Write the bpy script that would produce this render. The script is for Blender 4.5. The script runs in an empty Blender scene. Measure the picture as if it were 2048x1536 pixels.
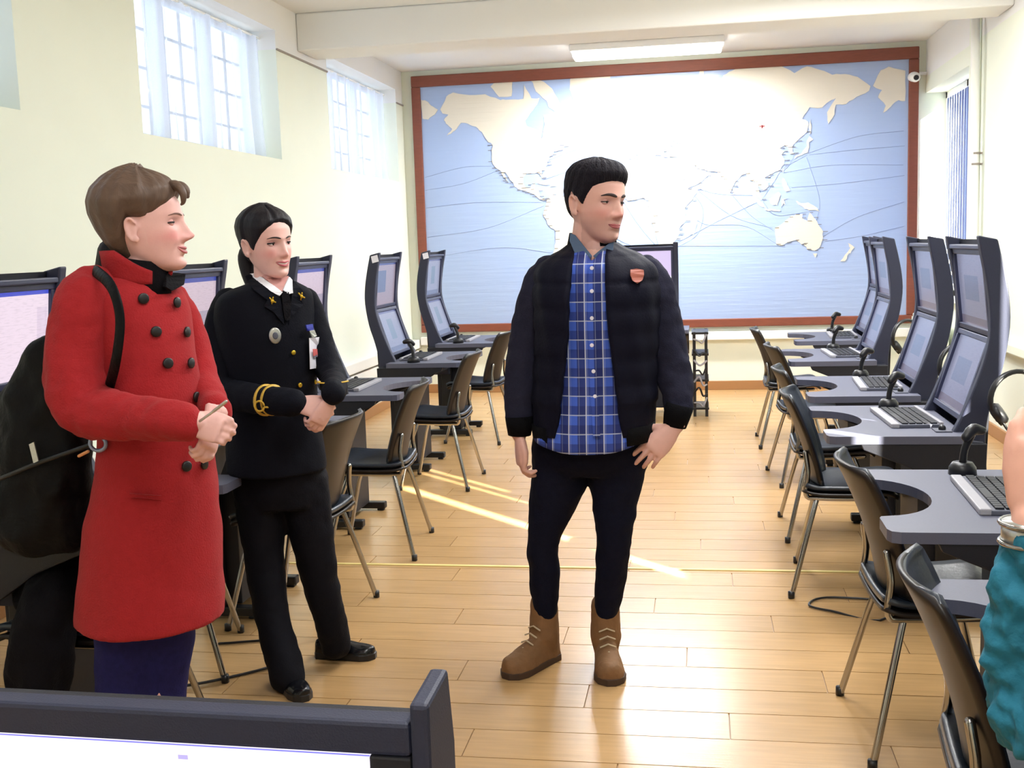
import bpy, bmesh, math, random
import numpy as np
from mathutils import Matrix, Vector
from mathutils.geometry import tessellate_polygon
random.seed(7)
PI = math.pi
SC = bpy.context.scene
COL = SC.collection

# ------------------------------------------------------------------ camera
FPX, PCX, PCY, CAMH = 2230.0, 1024.0, 768.0, 1.5
_vy = np.array([(1400-PCX)/FPX, -(477-PCY)/FPX, -1.0]); _vy /= np.linalg.norm(_vy)
_up = np.cross(np.array([1, .033, 0.]), _vy); _up /= np.linalg.norm(_up)
if _up[1] < 0: _up = -_up
_vx = np.cross(_vy, _up); _vx /= np.linalg.norm(_vx)
CM = np.array([_vx, _vy, _up])
CAMP = np.array([0, 0, CAMH])
cam_d = bpy.data.cameras.new('camera'); cam = bpy.data.objects.new('camera', cam_d); COL.objects.link(cam)
cam_d.sensor_fit = 'HORIZONTAL'; cam_d.sensor_width = 36; cam_d.lens = 36*FPX/2048
cam_d.clip_start = .02
cam.matrix_world = Matrix.Translation((0, 0, CAMH)) @ Matrix(CM.tolist()).to_4x4()
SC.camera = cam

def at(px, py, Y):
    "a point of the room seen at a pixel of the photograph, at depth Y"
    d = CM @ np.array([(px-PCX)/FPX, -(py-PCY)/FPX, -1.])
    return CAMP + d*(Y/d[1])
def proj(p):
    v = (np.asarray(p)-CAMP) @ CM
    return np.stack([PCX+FPX*v[..., 0]/-v[..., 2], PCY-FPX*v[..., 1]/-v[..., 2]], -1)

# ------------------------------------------------------------------ world, sun, lamps, exposure
SC.view_settings.view_transform = 'Standard'; SC.view_settings.look = 'None'
SC.view_settings.gamma = 1; SC.view_settings.use_curve_mapping = False
SC.view_settings.exposure = 0.3
w = bpy.data.worlds.new('sky'); SC.world = w; w.use_nodes = True
wn = w.node_tree.nodes; wl = w.node_tree.links
bg = wn['Background']; bg.inputs[0].default_value = (.86, .93, 1, 1); bg.inputs[1].default_value = 2.6

sun_d = bpy.data.lights.new('sun', 'SUN'); sun = bpy.data.objects.new('sun', sun_d); COL.objects.link(sun)
SUN_E = math.radians(25)
_sd = Vector((-math.cos(SUN_E)*.7071, math.cos(SUN_E)*.7071, -math.sin(SUN_E)))
sun.rotation_euler = _sd.to_track_quat('-Z', 'Y').to_euler()
sun_d.energy = 60; sun_d.angle = math.radians(.5); sun_d.color = (1, .86, .66)

def area(name, loc, sx, sy, power, col=(.96, .98, 1), rot=(0, 0, 0)):
    d = bpy.data.lights.new(name, 'AREA'); d.shape = 'RECTANGLE'; d.size = sx; d.size_y = sy
    d.energy = power; d.color = col
    o = bpy.data.objects.new(name, d); o.location = loc; o.rotation_euler = rot; COL.objects.link(o)
    return o
LAMPS = ((-1.2, -.2, 26), (1.4, .0, 26), (4.2, .42, 42), (6.7, .42, 50), (6.7, .95, 34))
for _y, _x, _p in LAMPS:
    area('ceiling_lamp_light', (_x, _y, 3.11), .14, 1.4, _p)
area('ceiling_lamp_light', (-.45, 10.35, 3.10), 1.3, .2, 120)

# ------------------------------------------------------------------ materials
def lin(c):
    c = [x/255 for x in c]
    return tuple(x/12.92 if x <= .04045 else ((x+.055)/1.055)**2.4 for x in c)
MATS = {}
def mat(name, rgb, rough=.6, metal=0, noise=0, nscale=30, bump=0, bscale=60, emit=0, spec=.5, coat=0, random_tone=0, vcol=False, sheen=0, stretch=(1, 1, 1), bstretch=None):
    if name in MATS: return MATS[name]
    m = bpy.data.materials.new(name); m.use_nodes = True
    n, l = m.node_tree.nodes, m.node_tree.links
    b = n['Principled BSDF']; c = lin(rgb)
    b.inputs['Base Color'].default_value = (*c, 1)
    b.inputs['Roughness'].default_value = rough; b.inputs['Metallic'].default_value = metal
    b.inputs['Specular IOR Level'].default_value = spec
    b.inputs['Coat Weight'].default_value = coat
    b.inputs['Sheen Weight'].default_value = sheen
    tc = n.new('ShaderNodeTexCoord'); mp = n.new('ShaderNodeMapping'); mp.inputs['Scale'].default_value = stretch
    l.new(tc.outputs['Object'], mp.inputs[0])
    src = None
    if vcol:
        at_ = n.new('ShaderNodeAttribute'); at_.attribute_name = 'tint'; src = at_.outputs['Color']
    if noise:
        t = n.new('ShaderNodeTexNoise'); t.inputs['Scale'].default_value = nscale; t.inputs['Detail'].default_value = 5
        l.new(mp.outputs[0], t.inputs['Vector'])
        mr = n.new('ShaderNodeMapRange'); mr.inputs['To Min'].default_value = 1-noise; mr.inputs['To Max'].default_value = 1+noise
        l.new(t.outputs['Fac'], mr.inputs['Value'])
        mx = n.new('ShaderNodeMix'); mx.data_type = 'RGBA'; mx.blend_type = 'MULTIPLY'; mx.inputs['Factor'].default_value = 1
        if src: l.new(src, mx.inputs[6])
        else: mx.inputs[6].default_value = (*c, 1)
        l.new(mr.outputs[0], mx.inputs[7]); src = mx.outputs[2]
    if random_tone:
        oi = n.new('ShaderNodeObjectInfo')
        mr = n.new('ShaderNodeMapRange'); mr.inputs['To Min'].default_value = 1-random_tone; mr.inputs['To Max'].default_value = 1+random_tone
        l.new(oi.outputs['Random'], mr.inputs['Value'])
        mx = n.new('ShaderNodeMix'); mx.data_type = 'RGBA'; mx.blend_type = 'MULTIPLY'; mx.inputs['Factor'].default_value = 1
        if src: l.new(src, mx.inputs[6])
        else: mx.inputs[6].default_value = (*c, 1)
        l.new(mr.outputs[0], mx.inputs[7]); src = mx.outputs[2]
    if src: l.new(src, b.inputs['Base Color'])
    if bump:
        t = n.new('ShaderNodeTexNoise'); t.inputs['Scale'].default_value = bscale; t.inputs['Detail'].default_value = 4
        mb_ = mp
        if bstretch: mb_ = n.new('ShaderNodeMapping'); mb_.inputs['Scale'].default_value = bstretch; l.new(tc.outputs['Object'], mb_.inputs[0])
        l.new(mb_.outputs[0], t.inputs['Vector'])
        bp = n.new('ShaderNodeBump'); bp.inputs['Strength'].default_value = bump; bp.inputs['Distance'].default_value = .01
        l.new(t.outputs['Fac'], bp.inputs['Height']); l.new(bp.outputs[0], b.inputs['Normal'])
    if emit:
        b.inputs['Emission Color'].default_value = (*c, 1); b.inputs['Emission Strength'].default_value = emit
    MATS[name] = m
    return m

mat('wall_paint', (236, 241, 226), .75, noise=.02, nscale=3)
mat('white_paint', (240, 240, 238), .8, noise=.015, nscale=3)
mat('white_gloss', (246, 246, 242), .35, noise=.01)
mat('wood_floor', (190, 152, 104), .24, noise=.2, nscale=3.2, bump=.05, bscale=8, random_tone=.045, stretch=(1.2, 14, 14), spec=.5)
mat('joint_floor', (166, 130, 88), .5, noise=.1)
mat('tape', (226, 205, 130), .5, noise=.05)
mat('skirting', (164, 118, 74), .5, noise=.1, stretch=(3, 3, 30))
mat('frame_wood', (128, 68, 50), .45, noise=.2, nscale=12, stretch=(1, 1, 6), bump=.05)
mat('sea', (166, 186, 224), .14, noise=.02, nscale=2, bump=.35, bscale=3, spec=.5, bstretch=(.6, 1, 9))
mat('land', (226, 219, 204), .16, noise=.02, nscale=2, bump=.35, bscale=3, bstretch=(.6, 1, 9))
mat('route', (146, 162, 202), .6, noise=.02)
mat('ink', (110, 104, 104), .7, noise=.02)
mat('console', (38, 42, 64), .55, noise=.12, nscale=260, bump=.12, bscale=400)
mat('console_dark', (18, 19, 30), .55, noise=.1, nscale=260, bump=.1, bscale=400)
mat('console_top', (86, 88, 106), .5, noise=.12, nscale=300, bump=.06, bscale=500)
mat('bezel', (42, 46, 74), .4, noise=.06)
mat('black_plastic', (20, 20, 24), .4, noise=.1)
mat('grey_plastic', (158, 156, 162), .5, noise=.06)
mat('keys', (84, 86, 100), .55, noise=.1)
mat('chrome', (170, 168, 166), .2, 1, noise=.03)
mat('chair_shell', (27, 20, 18), .42, noise=.2, nscale=20, spec=.35)
mat('chair_pad', (34, 42, 54), .34, noise=.15, nscale=30, bump=.08, bscale=80)
mat('pane_frame', (214, 216, 220), .5, noise=.02)
mat('conduit', (150, 140, 130), .6, noise=.05)
mat('blind_blue', (84, 102, 162), .6, noise=.05)
mat('blind_opaque', (200, 200, 196), .8, noise=.03)
mat('lamp_glow', (255, 252, 245), .5, emit=9)
mat('lamp_case', (235, 235, 235), .5, noise=.02)
mat('skin', (226, 178, 166), .5, vcol=True, noise=.05, nscale=60, bump=.03, bscale=180)
mat('eye_white', (226, 220, 218), .25, noise=.01)
mat('iris', (40, 30, 28), .2, noise=.1)
mat('tooth', (232, 224, 218), .3, noise=.02)
mat('hair_black', (20, 16, 24), .55, noise=.3, nscale=30, bump=.25, bscale=90, stretch=(3, 1, .6), spec=.3)
mat('hair_man', (22, 18, 27), .75, spec=.2, noise=.3, nscale=40, bump=.6, bscale=90, stretch=(2, 1, .8))
mat('hair_brown', (96, 76, 64), .5, noise=.4, nscale=26, bump=.3, bscale=60, stretch=(1, 3, .6), spec=.35)
mat('brow', (52, 38, 36), .7, noise=.1)
mat('brow_light', (120, 88, 80), .7, noise=.1)
mat('lash', (26, 18, 20), .7, noise=.1)
mat('lip', (186, 92, 100), .4, noise=.05)
mat('lip_pale', (182, 100, 104), .45, noise=.05)
mat('red_wool', (160, 38, 42), .85, noise=.1, nscale=50, bump=.3, bscale=220, sheen=.05, spec=.12)
mat('black_knit', (16, 14, 18), .9, noise=.2, bump=.3, bscale=150, spec=.12)
mat('black_button', (18, 13, 16), .45, noise=.2)
mat('denim', (34, 34, 84), .8, noise=.25, nscale=60, bump=.25, bscale=220, spec=.12)
mat('denim_dark', (15, 17, 34), .8, noise=.25, nscale=60, bump=.25, bscale=220, spec=.12)
mat('uniform', (14, 15, 24), .8, noise=.15, nscale=50, bump=.2, bscale=200, spec=.12)
mat('trouser_black', (17, 17, 24), .75, noise=.2, nscale=40, bump=.2, bscale=160, spec=.12)
mat('white_cloth', (236, 236, 242), .8, noise=.02, bump=.1)
mat('gold', (216, 176, 52), .35, .7, noise=.1)
mat('gold_braid', (204, 164, 52), .6, noise=.15, nscale=200)
mat('silver', (190, 190, 186), .3, .8, noise=.2, nscale=120)
mat('card', (236, 234, 246), .4, noise=.02)
mat('strap_blue', (34, 44, 150), .5, noise=.05)
mat('red_print', (196, 90, 90), .6, noise=.05)
mat('jacket_body', (14, 14, 30), .7, noise=.15, nscale=60, bump=.15, bscale=120, spec=.12)
mat('jacket_sleeve', (38, 38, 54), .85, noise=.18, nscale=120, bump=.3, bscale=260, spec=.12)
mat('rib_black', (10, 10, 14), .85, noise=.1, bump=.3, bscale=200, spec=.12)
mat('shirt_collar', (76, 96, 124), .8, noise=.1, nscale=80)
mat('patch', (158, 84, 66), .6, noise=.08)
mat('boot', (128, 92, 58), .75, noise=.2, nscale=30, bump=.2, bscale=80)
mat('sole', (70, 50, 36), .7, noise=.1)
mat('lace', (196, 178, 150), .7, noise=.1)
mat('shoe_black', (14, 15, 20), .22, noise=.1)
mat('bag', (9, 9, 12), .55, noise=.2, nscale=40, bump=.3, bscale=60, spec=.15)
mat('teal_cloth', (22, 108, 132), .8, noise=.15, nscale=30, bump=.35, bscale=60)
mat('ring_metal', (140, 150, 180), .3, .6, noise=.1)
mat('orange_tab', (216, 150, 96), .6, noise=.1)
mat('paper', (230, 235, 240), .7, noise=.03)

def plaid():
    m = bpy.data.materials.new('plaid_shirt'); m.use_nodes = True
    n, l = m.node_tree.nodes, m.node_tree.links; b = n['Principled BSDF']; b.inputs['Roughness'].default_value = .8
    tc = n.new('ShaderNodeTexCoord'); sp = n.new('ShaderNodeSeparateXYZ'); l.new(tc.outputs['Object'], sp.inputs[0])
    def M(op, a, bb=None, c=None):
        x = n.new('ShaderNodeMath'); x.operation = op
        for i, v in enumerate((a, bb, c)):
            if v is None: continue
            if isinstance(v, (int, float)): x.inputs[i].default_value = v
            else: l.new(v, x.inputs[i])
        return x.outputs[0]
    def band(co, period, off, width):   # 1 inside a soft band
        f = M('FRACT', M('ADD', M('DIVIDE', co, period), off))
        d = M('ABSOLUTE', M('SUBTRACT', f, .5))
        return M('LESS_THAN', d, width/2)
    X, Z = sp.outputs['X'], sp.outputs['Z']
    def mix(fac, a, c):
        x = n.new('ShaderNodeMix'); x.data_type = 'RGBA'
        if isinstance(fac, float): x.inputs[0].default_value = fac
        else: l.new(fac, x.inputs[0])
        if isinstance(a, tuple): x.inputs[6].default_value = (*a, 1)
        else: l.new(a, x.inputs[6])
        x.inputs[7].default_value = (*c, 1); return x.outputs[2]
    c = mix(M('MULTIPLY', band(X, .058, .25, .5), .75), lin((62, 96, 200)), lin((18, 26, 84)))
    c = mix(M('MULTIPLY', band(Z, .062, .2, .48), .62), c, lin((20, 28, 92)))
    c = mix(M('MULTIPLY', band(X, .058, .0, .07), .75), c, lin((206, 212, 226)))
    c = mix(M('MULTIPLY', band(X, .029, .3, .05), .35), c, lin((190, 200, 220)))
    c = mix(M('MULTIPLY', band(Z, .062, .45, .06), .6), c, lin((200, 208, 226)))
    nt = n.new('ShaderNodeTexNoise'); nt.inputs['Scale'].default_value = 9; l.new(tc.outputs['Object'], nt.inputs[0])
    bp = n.new('ShaderNodeBump'); bp.inputs['Strength'].default_value = .5; bp.inputs['Distance'].default_value = .02
    l.new(nt.outputs[0], bp.inputs['Height']); l.new(bp.outputs[0], b.inputs['Normal'])
    l.new(c, b.inputs['Base Color']); MATS['plaid'] = m
plaid()

def glass(name, tint=(.9, .95, 1)):
    m = bpy.data.materials.new(name); m.use_nodes = True; n, l = m.node_tree.nodes, m.node_tree.links
    n.remove(n['Principled BSDF']); o = n['Material Output']
    t = n.new('ShaderNodeBsdfTransparent'); t.inputs[0].default_value = (*tint, 1)
    g = n.new('ShaderNodeBsdfGlossy'); g.inputs['Roughness'].default_value = .05
    x = n.new('ShaderNodeMixShader'); x.inputs[0].default_value = .07
    l.new(t.outputs[0], x.inputs[1]); l.new(g.outputs[0], x.inputs[2]); l.new(x.outputs[0], o.inputs[0]); MATS[name] = m
glass('pane')
def sheer():
    m = bpy.data.materials.new('sheer_curtain'); m.use_nodes = True; n, l = m.node_tree.nodes, m.node_tree.links
    n.remove(n['Principled BSDF']); o = n['Material Output']
    t = n.new('ShaderNodeBsdfTransparent'); t.inputs[0].default_value = (.95, .96, 1, 1)
    tl = n.new('ShaderNodeBsdfTranslucent'); tl.inputs[0].default_value = (.82, .83, .9, 1)
    d = n.new('ShaderNodeBsdfDiffuse'); d.inputs[0].default_value = (.8, .8, .86, 1)
    w_ = n.new('ShaderNodeTexNoise'); w_.inputs['Scale'].default_value = 220
    a = n.new('ShaderNodeMixShader'); a.inputs[0].default_value = .35
    x = n.new('ShaderNodeMixShader')
    mr = n.new('ShaderNodeMapRange'); mr.inputs['To Min'].default_value = .45; mr.inputs['To Max'].default_value = .7
    l.new(w_.outputs[0], mr.inputs[0]); l.new(mr.outputs[0], x.inputs[0])
    l.new(tl.outputs[0], a.inputs[1]); l.new(d.outputs[0], a.inputs[2])
    l.new(t.outputs[0], x.inputs[1]); l.new(a.outputs[0], x.inputs[2]); l.new(x.outputs[0], o.inputs[0]); MATS['sheer'] = m
sheer()

def screen_mat(name, base, strength, rects=(), lines=True):
    "a lit display: base colour with flat rectangles (u0,v0,u1,v1,rgb) and faint rows of text"
    m = bpy.data.materials.new(name); m.use_nodes = True; n, l = m.node_tree.nodes, m.node_tree.links
    b = n['Principled BSDF']; b.inputs['Base Color'].default_value = (.02, .02, .03, 1); b.inputs['Roughness'].default_value = .25
    uv = n.new('ShaderNodeTexCoord'); sp = n.new('ShaderNodeSeparateXYZ'); l.new(uv.outputs['UV'], sp.inputs[0])
    def M(op, a, bb):
        x = n.new('ShaderNodeMath'); x.operation = op
        for i, v in enumerate((a, bb)):
            if isinstance(v, (int, float)): x.inputs[i].default_value = v
            else: l.new(v, x.inputs[i])
        return x.outputs[0]
    cur = None
    for (u0, v0, u1, v1, rgb) in rects:
        f = M('MULTIPLY', M('MULTIPLY', M('GREATER_THAN', sp.outputs[0], u0), M('LESS_THAN', sp.outputs[0], u1)),
              M('MULTIPLY', M('GREATER_THAN', sp.outputs[1], v0), M('LESS_THAN', sp.outputs[1], v1)))
        x = n.new('ShaderNodeMix'); x.data_type = 'RGBA'; l.new(f, x.inputs[0])
        if cur is None: x.inputs[6].default_value = (*lin(base), 1)
        else: l.new(cur, x.inputs[6])
        x.inputs[7].default_value = (*lin(rgb), 1); cur = x.outputs[2]
    if lines:
        t = n.new('ShaderNodeTexNoise'); t.inputs['Scale'].default_value = 30; mp = n.new('ShaderNodeMapping'); mp.inputs['Scale'].default_value = (.4, 2, 1)
        l.new(uv.outputs['UV'], mp.inputs[0]); l.new(mp.outputs[0], t.inputs[0])
        mr = n.new('ShaderNodeMapRange'); mr.inputs['From Min'].default_value = .35; mr.inputs['From Max'].default_value = .5; mr.inputs['To Min'].default_value = .9; mr.inputs['To Max'].default_value = 1
        l.new(t.outputs['Fac'], mr.inputs[0])
        x = n.new('ShaderNodeMix'); x.data_type = 'RGBA'; x.blend_type = 'MULTIPLY'; x.inputs[0].default_value = 1
        if cur is None: x.inputs[6].default_value = (*lin(base), 1)
        else: l.new(cur, x.inputs[6])
        l.new(mr.outputs[0], x.inputs[7]); cur = x.outputs[2]
    if cur: l.new(cur, b.inputs['Emission Color'])
    else: b.inputs['Emission Color'].default_value = (*lin(base), 1)
    b.inputs['Emission Strength'].default_value = strength
    MATS[name] = m; return m
screen_mat('screen_white', (236, 228, 250), 1.2, lines=False, rects=((.62, .93, .64, .95, (170, 160, 220)), (0, .993, 1, 1, (120, 120, 230))))
screen_mat('screen_text', (226, 208, 222), .95, rects=((0, .95, 1, 1, (70, 80, 190)), (.86, .1, .98, .8, (214, 196, 214))))
screen_mat('screen_pink', (206, 186, 200), .8, rects=((0, .93, 1, 1, (60, 74, 160)), (0, .28, 1, .48, (168, 158, 176)), (0, .2, .5, .28, (150, 146, 168))))
screen_mat('screen_panel', (172, 158, 172), .62, rects=((.05, .3, .5, .82, (110, 124, 158)), (0, .95, 1, 1, (80, 90, 150))))
screen_mat('screen_chart', (160, 166, 192), .55, rects=((.1, .0, .9, .12, (120, 130, 160)), (.0, .95, 1, 1, (90, 96, 150)), (.35, .3, .62, .8, (128, 150, 172))))
screen_mat('screen_grey', (150, 154, 182), .5, rects=((.2, .35, .7, .7, (120, 134, 166)), (0, .0, 1, .12, (128, 120, 140))))
screen_mat('screen_lilac', (206, 190, 226), 1.0, rects=((0, 0, 1, .2, (250, 250, 255)),), lines=False)

# ------------------------------------------------------------------ mesh helpers
class MB:
    def __init__(s): s.v = []; s.f = []
    def add(s, vs, fs):
        o = len(s.v); s.v += [tuple(float(c) for c in v) for v in vs]; s.f += [tuple(i+o for i in f) for f in fs]; return s
    def box(s, x0, x1, y0, y1, z0, z1):
        vs = [(x, y, z) for x in (x0, x1) for y in (y0, y1) for z in (z0, z1)]
        return s.add(vs, [(0, 1, 3, 2), (4, 6, 7, 5), (0, 4, 5, 1), (2, 3, 7, 6), (0, 2, 6, 4), (1, 5, 7, 3)])
    def obox(s, c, ax, ay, az):   # oriented box: centre, half-axes
        c, ax, ay, az = map(np.array, (c, ax, ay, az))
        vs = [c+i*ax+j*ay+k*az for i in (-1, 1) for j in (-1, 1) for k in (-1, 1)]
        return s.add(vs, [(0, 1, 3, 2), (4, 6, 7, 5), (0, 4, 5, 1), (2, 3, 7, 6), (0, 2, 6, 4), (1, 5, 7, 3)])
    def prism(s, poly, axis, a0, a1):
        "polygon in the plane across the axis, extruded along it"
        def P(p, t):
            return {'x': (t, p[0], p[1]), 'y': (p[0], t, p[1]), 'z': (p[0], p[1], t)}[axis]
        n = len(poly); vs = [P(p, a0) for p in poly]+[P(p, a1) for p in poly]
        tri = tessellate_polygon([[Vector((p[0], p[1], 0)) for p in poly]])
        fs = [tuple(t) for t in tri]+[tuple(i+n for i in reversed(t)) for t in tri]
        fs += [(i, (i+1) % n, (i+1) % n+n, i+n) for i in range(n)]
        return s.add(vs, fs)
    def rings(s, R, closed=True, cap=True):
        n = len(R[0]); vs = [p for r in R for p in r]; fs = []
        for i in range(len(R)-1):
            for j in range(n if closed else n-1):
                k = (j+1) % n
                fs.append((i*n+j, i*n+k, (i+1)*n+k, (i+1)*n+j))
        if cap and closed:
            c0 = np.mean(R[0], 0); c1 = np.mean(R[-1], 0); vs += [tuple(c0), tuple(c1)]
            a, b = len(vs)-2, len(vs)-1; m = (len(R)-1)*n
            for j in range(n):
                k = (j+1) % n
                fs.append((a, k, j)); fs.append((b, m+j, m+k))
        return s.add(vs, fs)
    def tube(s, pts, rad, n=12, sub=0, flat=1.0, nrm=None, round_=True):
        "tapered tube through points; flat squashes it along nrm"
        P = np.array(pts, float); r = np.full(len(P), rad, float) if np.isscalar(rad) else np.array(rad, float)
        if sub: P, r = cat(P, sub), cat(r[:, None], sub)[:, 0]
        T = np.gradient(P, axis=0); T /= np.linalg.norm(T, axis=1)[:, None]+1e-9
        up = np.array(nrm, float) if nrm is not None else (np.array([0, 0, 1.]) if abs(T[0][2]) < .85 else np.array([1., 0, 0]))
        R = []
        if round_:
            pre = [(-.95, .3), (-.75, .66), (-.4, .92)]
            seq = [(P[0]+T[0]*r[0]*a, T[0], r[0]*b) for a, b in pre]+[(P[i], T[i], r[i]) for i in range(len(P))]+[(P[-1]-T[-1]*r[-1]*a, T[-1], r[-1]*b) for a, b in reversed(pre)]
        else: seq = [(P[i], T[i], r[i]) for i in range(len(P))]
        u = up
        for c, t, rr in seq:
            u = u-t*np.dot(u, t)
            if np.linalg.norm(u) < 1e-6: u = np.cross(t, [0, 1, .3])
            u = u/np.linalg.norm(u); vv = np.cross(t, u)
            R.append([c+rr*(math.cos(a)*vv+flat*math.sin(a)*u) for a in np.linspace(0, 2*PI, n, endpoint=False)])
        return s.rings(R)
    def ball(s, c, r, n=16, m=10):
        r = np.array([r, r, r]) if np.isscalar(r) else np.array(r); c = np.array(c)
        R = [[c+r*np.array([math.sin(p)*math.cos(a), math.sin(p)*math.sin(a), -math.cos(p)]) for a in np.linspace(0, 2*PI, n, endpoint=False)] for p in np.linspace(.02, PI-.02, m)]
        return s.rings(R)
    def disc(s, c, nrm, r, h, n=16, r2=None):
        c = np.array(c, float); nrm = np.array(nrm, float); nrm /= np.linalg.norm(nrm)
        a = np.cross(nrm, [0, 0, 1.]) if abs(nrm[2]) < .9 else np.cross(nrm, [1., 0, 0]); a /= np.linalg.norm(a); b = np.cross(nrm, a)
        R = []
        for k, q in ((0, 1), (.7, 1), (1, .8)):
            R.append([c+nrm*h*k+q*r*math.cos(t)*a+q*(r2 or r)*math.sin(t)*b for t in np.linspace(0, 2*PI, n, endpoint=False)])
        return s.rings(R)
def cat(P, k):
    "Catmull-Rom through the rows of P, k steps per span"
    P = np.asarray(P, float); Q = np.vstack([2*P[0]-P[1], P, 2*P[-1]-P[-2]]); out = []
    for i in range(1, len(Q)-2):
        p0, p1, p2, p3 = Q[i-1:i+3]
        for t in np.linspace(0, 1, k, endpoint=False):
            out.append(.5*((2*p1)+(-p0+p2)*t+(2*p0-5*p1+4*p2-p3)*t*t+(-p0+3*p1-3*p2+p3)*t**3))
    out.append(P[-1]); return np.array(out)

def link(name, me, m, parent=None, smooth=False, bevel=0, solid=0, kind=None, off=-1):
    me.materials.append(MATS[m] if isinstance(m, str) else m)
    o = bpy.data.objects.new(name, me); COL.objects.link(o)
    if smooth: me.polygons.foreach_set('use_smooth', [True]*len(me.polygons))
    if parent is not None: o.parent = parent
    if solid:
        md = o.modifiers.new('thick', 'SOLIDIFY'); md.thickness = solid; md.offset = off
    if bevel:
        md = o.modifiers.new('bevel', 'BEVEL'); md.width = bevel; md.segments = 2; md.limit_method = 'ANGLE'
    if kind: o['kind'] = kind
    return o
def obj(name, mb, m, parent=None, smooth=False, bevel=0, solid=0, kind=None, off=-1, fix=True):
    me = bpy.data.meshes.new(name); me.from_pydata(mb.v, [], mb.f); me.validate()
    if fix:
        b = bmesh.new(); b.from_mesh(me); bmesh.ops.recalc_face_normals(b, faces=b.faces); b.to_mesh(me); b.free()
    return link(name, me, m, parent, smooth, bevel, solid, kind, off)
def tag(o, label, cat_, group=None):
    o['label'] = label; o['category'] = cat_
    if group: o['group'] = group
    return o
def thing(name, label, cat_, loc=(0, 0, 0), rz=0, group=None):
    o = bpy.data.objects.new(name, None); COL.objects.link(o); o.location = loc; o.rotation_euler = (0, 0, rz)
    o.empty_display_size = .1
    return tag(o, label, cat_, group)
def kids(o): return [c for c in bpy.data.objects if c.parent == o]
def dup(root, loc, rz, label, group=None):
    r = root.copy(); COL.objects.link(r); r.location = loc; r.rotation_euler = (0, 0, rz); r['label'] = label
    if group: r['group'] = group
    for ch in kids(root):
        c = ch.copy(); COL.objects.link(c); c.parent = r
        for g in kids(ch):
            d = g.copy(); COL.objects.link(d); d.parent = c
    return r

# ------------------------------------------------------------------ room shell
XL, XR, YB, YF, ZC = -2.95, 2.1, 11.2, -3.2, 3.26
ZP = 2.93     # where the tinted paint ends
def wall_with_holes(name, x_in, x_out, holes, y0=YF, y1=YB):
    lo, hi = min(x_in, x_out), max(x_in, x_out)
    for part, m, za, zb in ((name, 'wall_paint', 0, ZP), (name+'_upper', 'white_paint', ZP, ZC)):
        mb = MB(); ys = sorted({y0, y1, *[h[0] for h in holes], *[h[1] for h in holes]})
        for a, b in zip(ys[:-1], ys[1:]):
            hh = [h for h in holes if h[0] <= a and h[1] >= b]
            if hh:
                z0, z1 = hh[0][2], hh[0][3]
                if z0 > za: mb.box(lo, hi, a, b, za, min(z0, zb))
                if z1 < zb: mb.box(lo, hi, a, b, max(z1, za), zb)
            else: mb.box(lo, hi, a, b, za, zb)
        if mb.v: obj(part if part == name else 'trim_'+{'wall_left': 'left', 'wall_right': 'right'}[name], mb, m, kind='structure')
HL = [(1.0, 2.6, 2.16, 3.06), (3.0, 4.61, 2.16, 3.06), (5.72, 7.76, 2.16, 3.06), (8.86, 10.95, 2.16, 3.06)]
HR = [(2.0, 3.75, 1.15, 2.8), (9.42, 11.2, .95, 2.78)]
wall_with_holes('wall_left', XL, XL-.32, HL)
wall_with_holes('wall_right', XR, XR+.26, HR)
mb = MB().box(XL-.3, XR+.3, YB, YB+.2, 0, ZC); obj('wall_back', mb, 'wall_paint', kind='structure')
# unseen wall behind the camera; window and blind gaps added for streaks on the map
mb = MB().box(XL-.3, -1.5, YF-.2, YF, 0, ZC).box(-1.5, 1.6, YF-.2, YF, 0, .9).box(-1.5, 1.6, YF-.2, YF, 2.7, ZC).box(1.6, XR+.3, YF-.2, YF, 0, ZC)
obj('wall_front', mb, 'wall_paint', kind='structure')
mb = MB()
for a, b in ((-1.5, -.7), (-.62, .56), (.66, 1.04), (1.1, 1.6)): mb.box(a, b, YF-.1, YF-.08, .9, 2.7)
obj('window_front', mb, 'blind_opaque', kind='structure')
mb = MB().box(XL-.3, XR+.3, YF-.2, YB+.2, ZC, ZC+.2); obj('ceiling', mb, 'white_paint', kind='structure')
# ceiling beam, haunched at the left wall
obj('trim_beam', MB().box(XL, XR, 8.2, 8.62, 2.985, ZC).box(XL, XR, 8.62, 8.9, 3.12, ZC), 'white_paint', kind='structure', bevel=.012)
# floor slab and planks
obj('floor', MB().box(XL-.3, XR+.3, YF-.2, YB+.2, -.2, -.006), 'joint_floor', kind='structure')
floor = bpy.data.objects['floor']
PW, PL = .19, 1.25
pm = bpy.data.meshes.new('plank'); _p = MB().box(0, PL-.004, 0, PW-.004, -.006, 0); pm.from_pydata(_p.v, [], _p.f); pm.materials.append(MATS['wood_floor'])
bulk = MB(); npl = 0
for r in range(int((YB-YF)/PW)+1):
    y = YF+r*PW; x = XL-((r*.37) % 1)*PL
    while x < XR:
        if 2.6 < y < 11.0 and x > XL-.9:
            w_ = min(PL, XR-x)
            if x < XL:
                bulk.box(XL, x+PL-.004, y, min(y+PW-.004, YB), -.006, 0) if x+PL > XL+.05 else None
            elif x+PL > XR: bulk.box(x, XR, y, min(y+PW-.004, YB), -.006, 0)
            else:
                o = bpy.data.objects.new('plank', pm); COL.objects.link(o); o.parent = floor; o.location = (x, y, random.uniform(0, .0004)); npl += 1
        elif x+PL > XL: bulk.box(max(x, XL), min(x+PL-.004, XR), y, min(y+PW-.004, YB), -.006, 0)
        x += PL
obj('plank_field', bulk, 'wood_floor', parent=floor, kind='stuff')
obj('trim_1', MB().box(XL, XR, 5.0, 5.022, 0, .004), 'tape', kind='structure')
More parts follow.
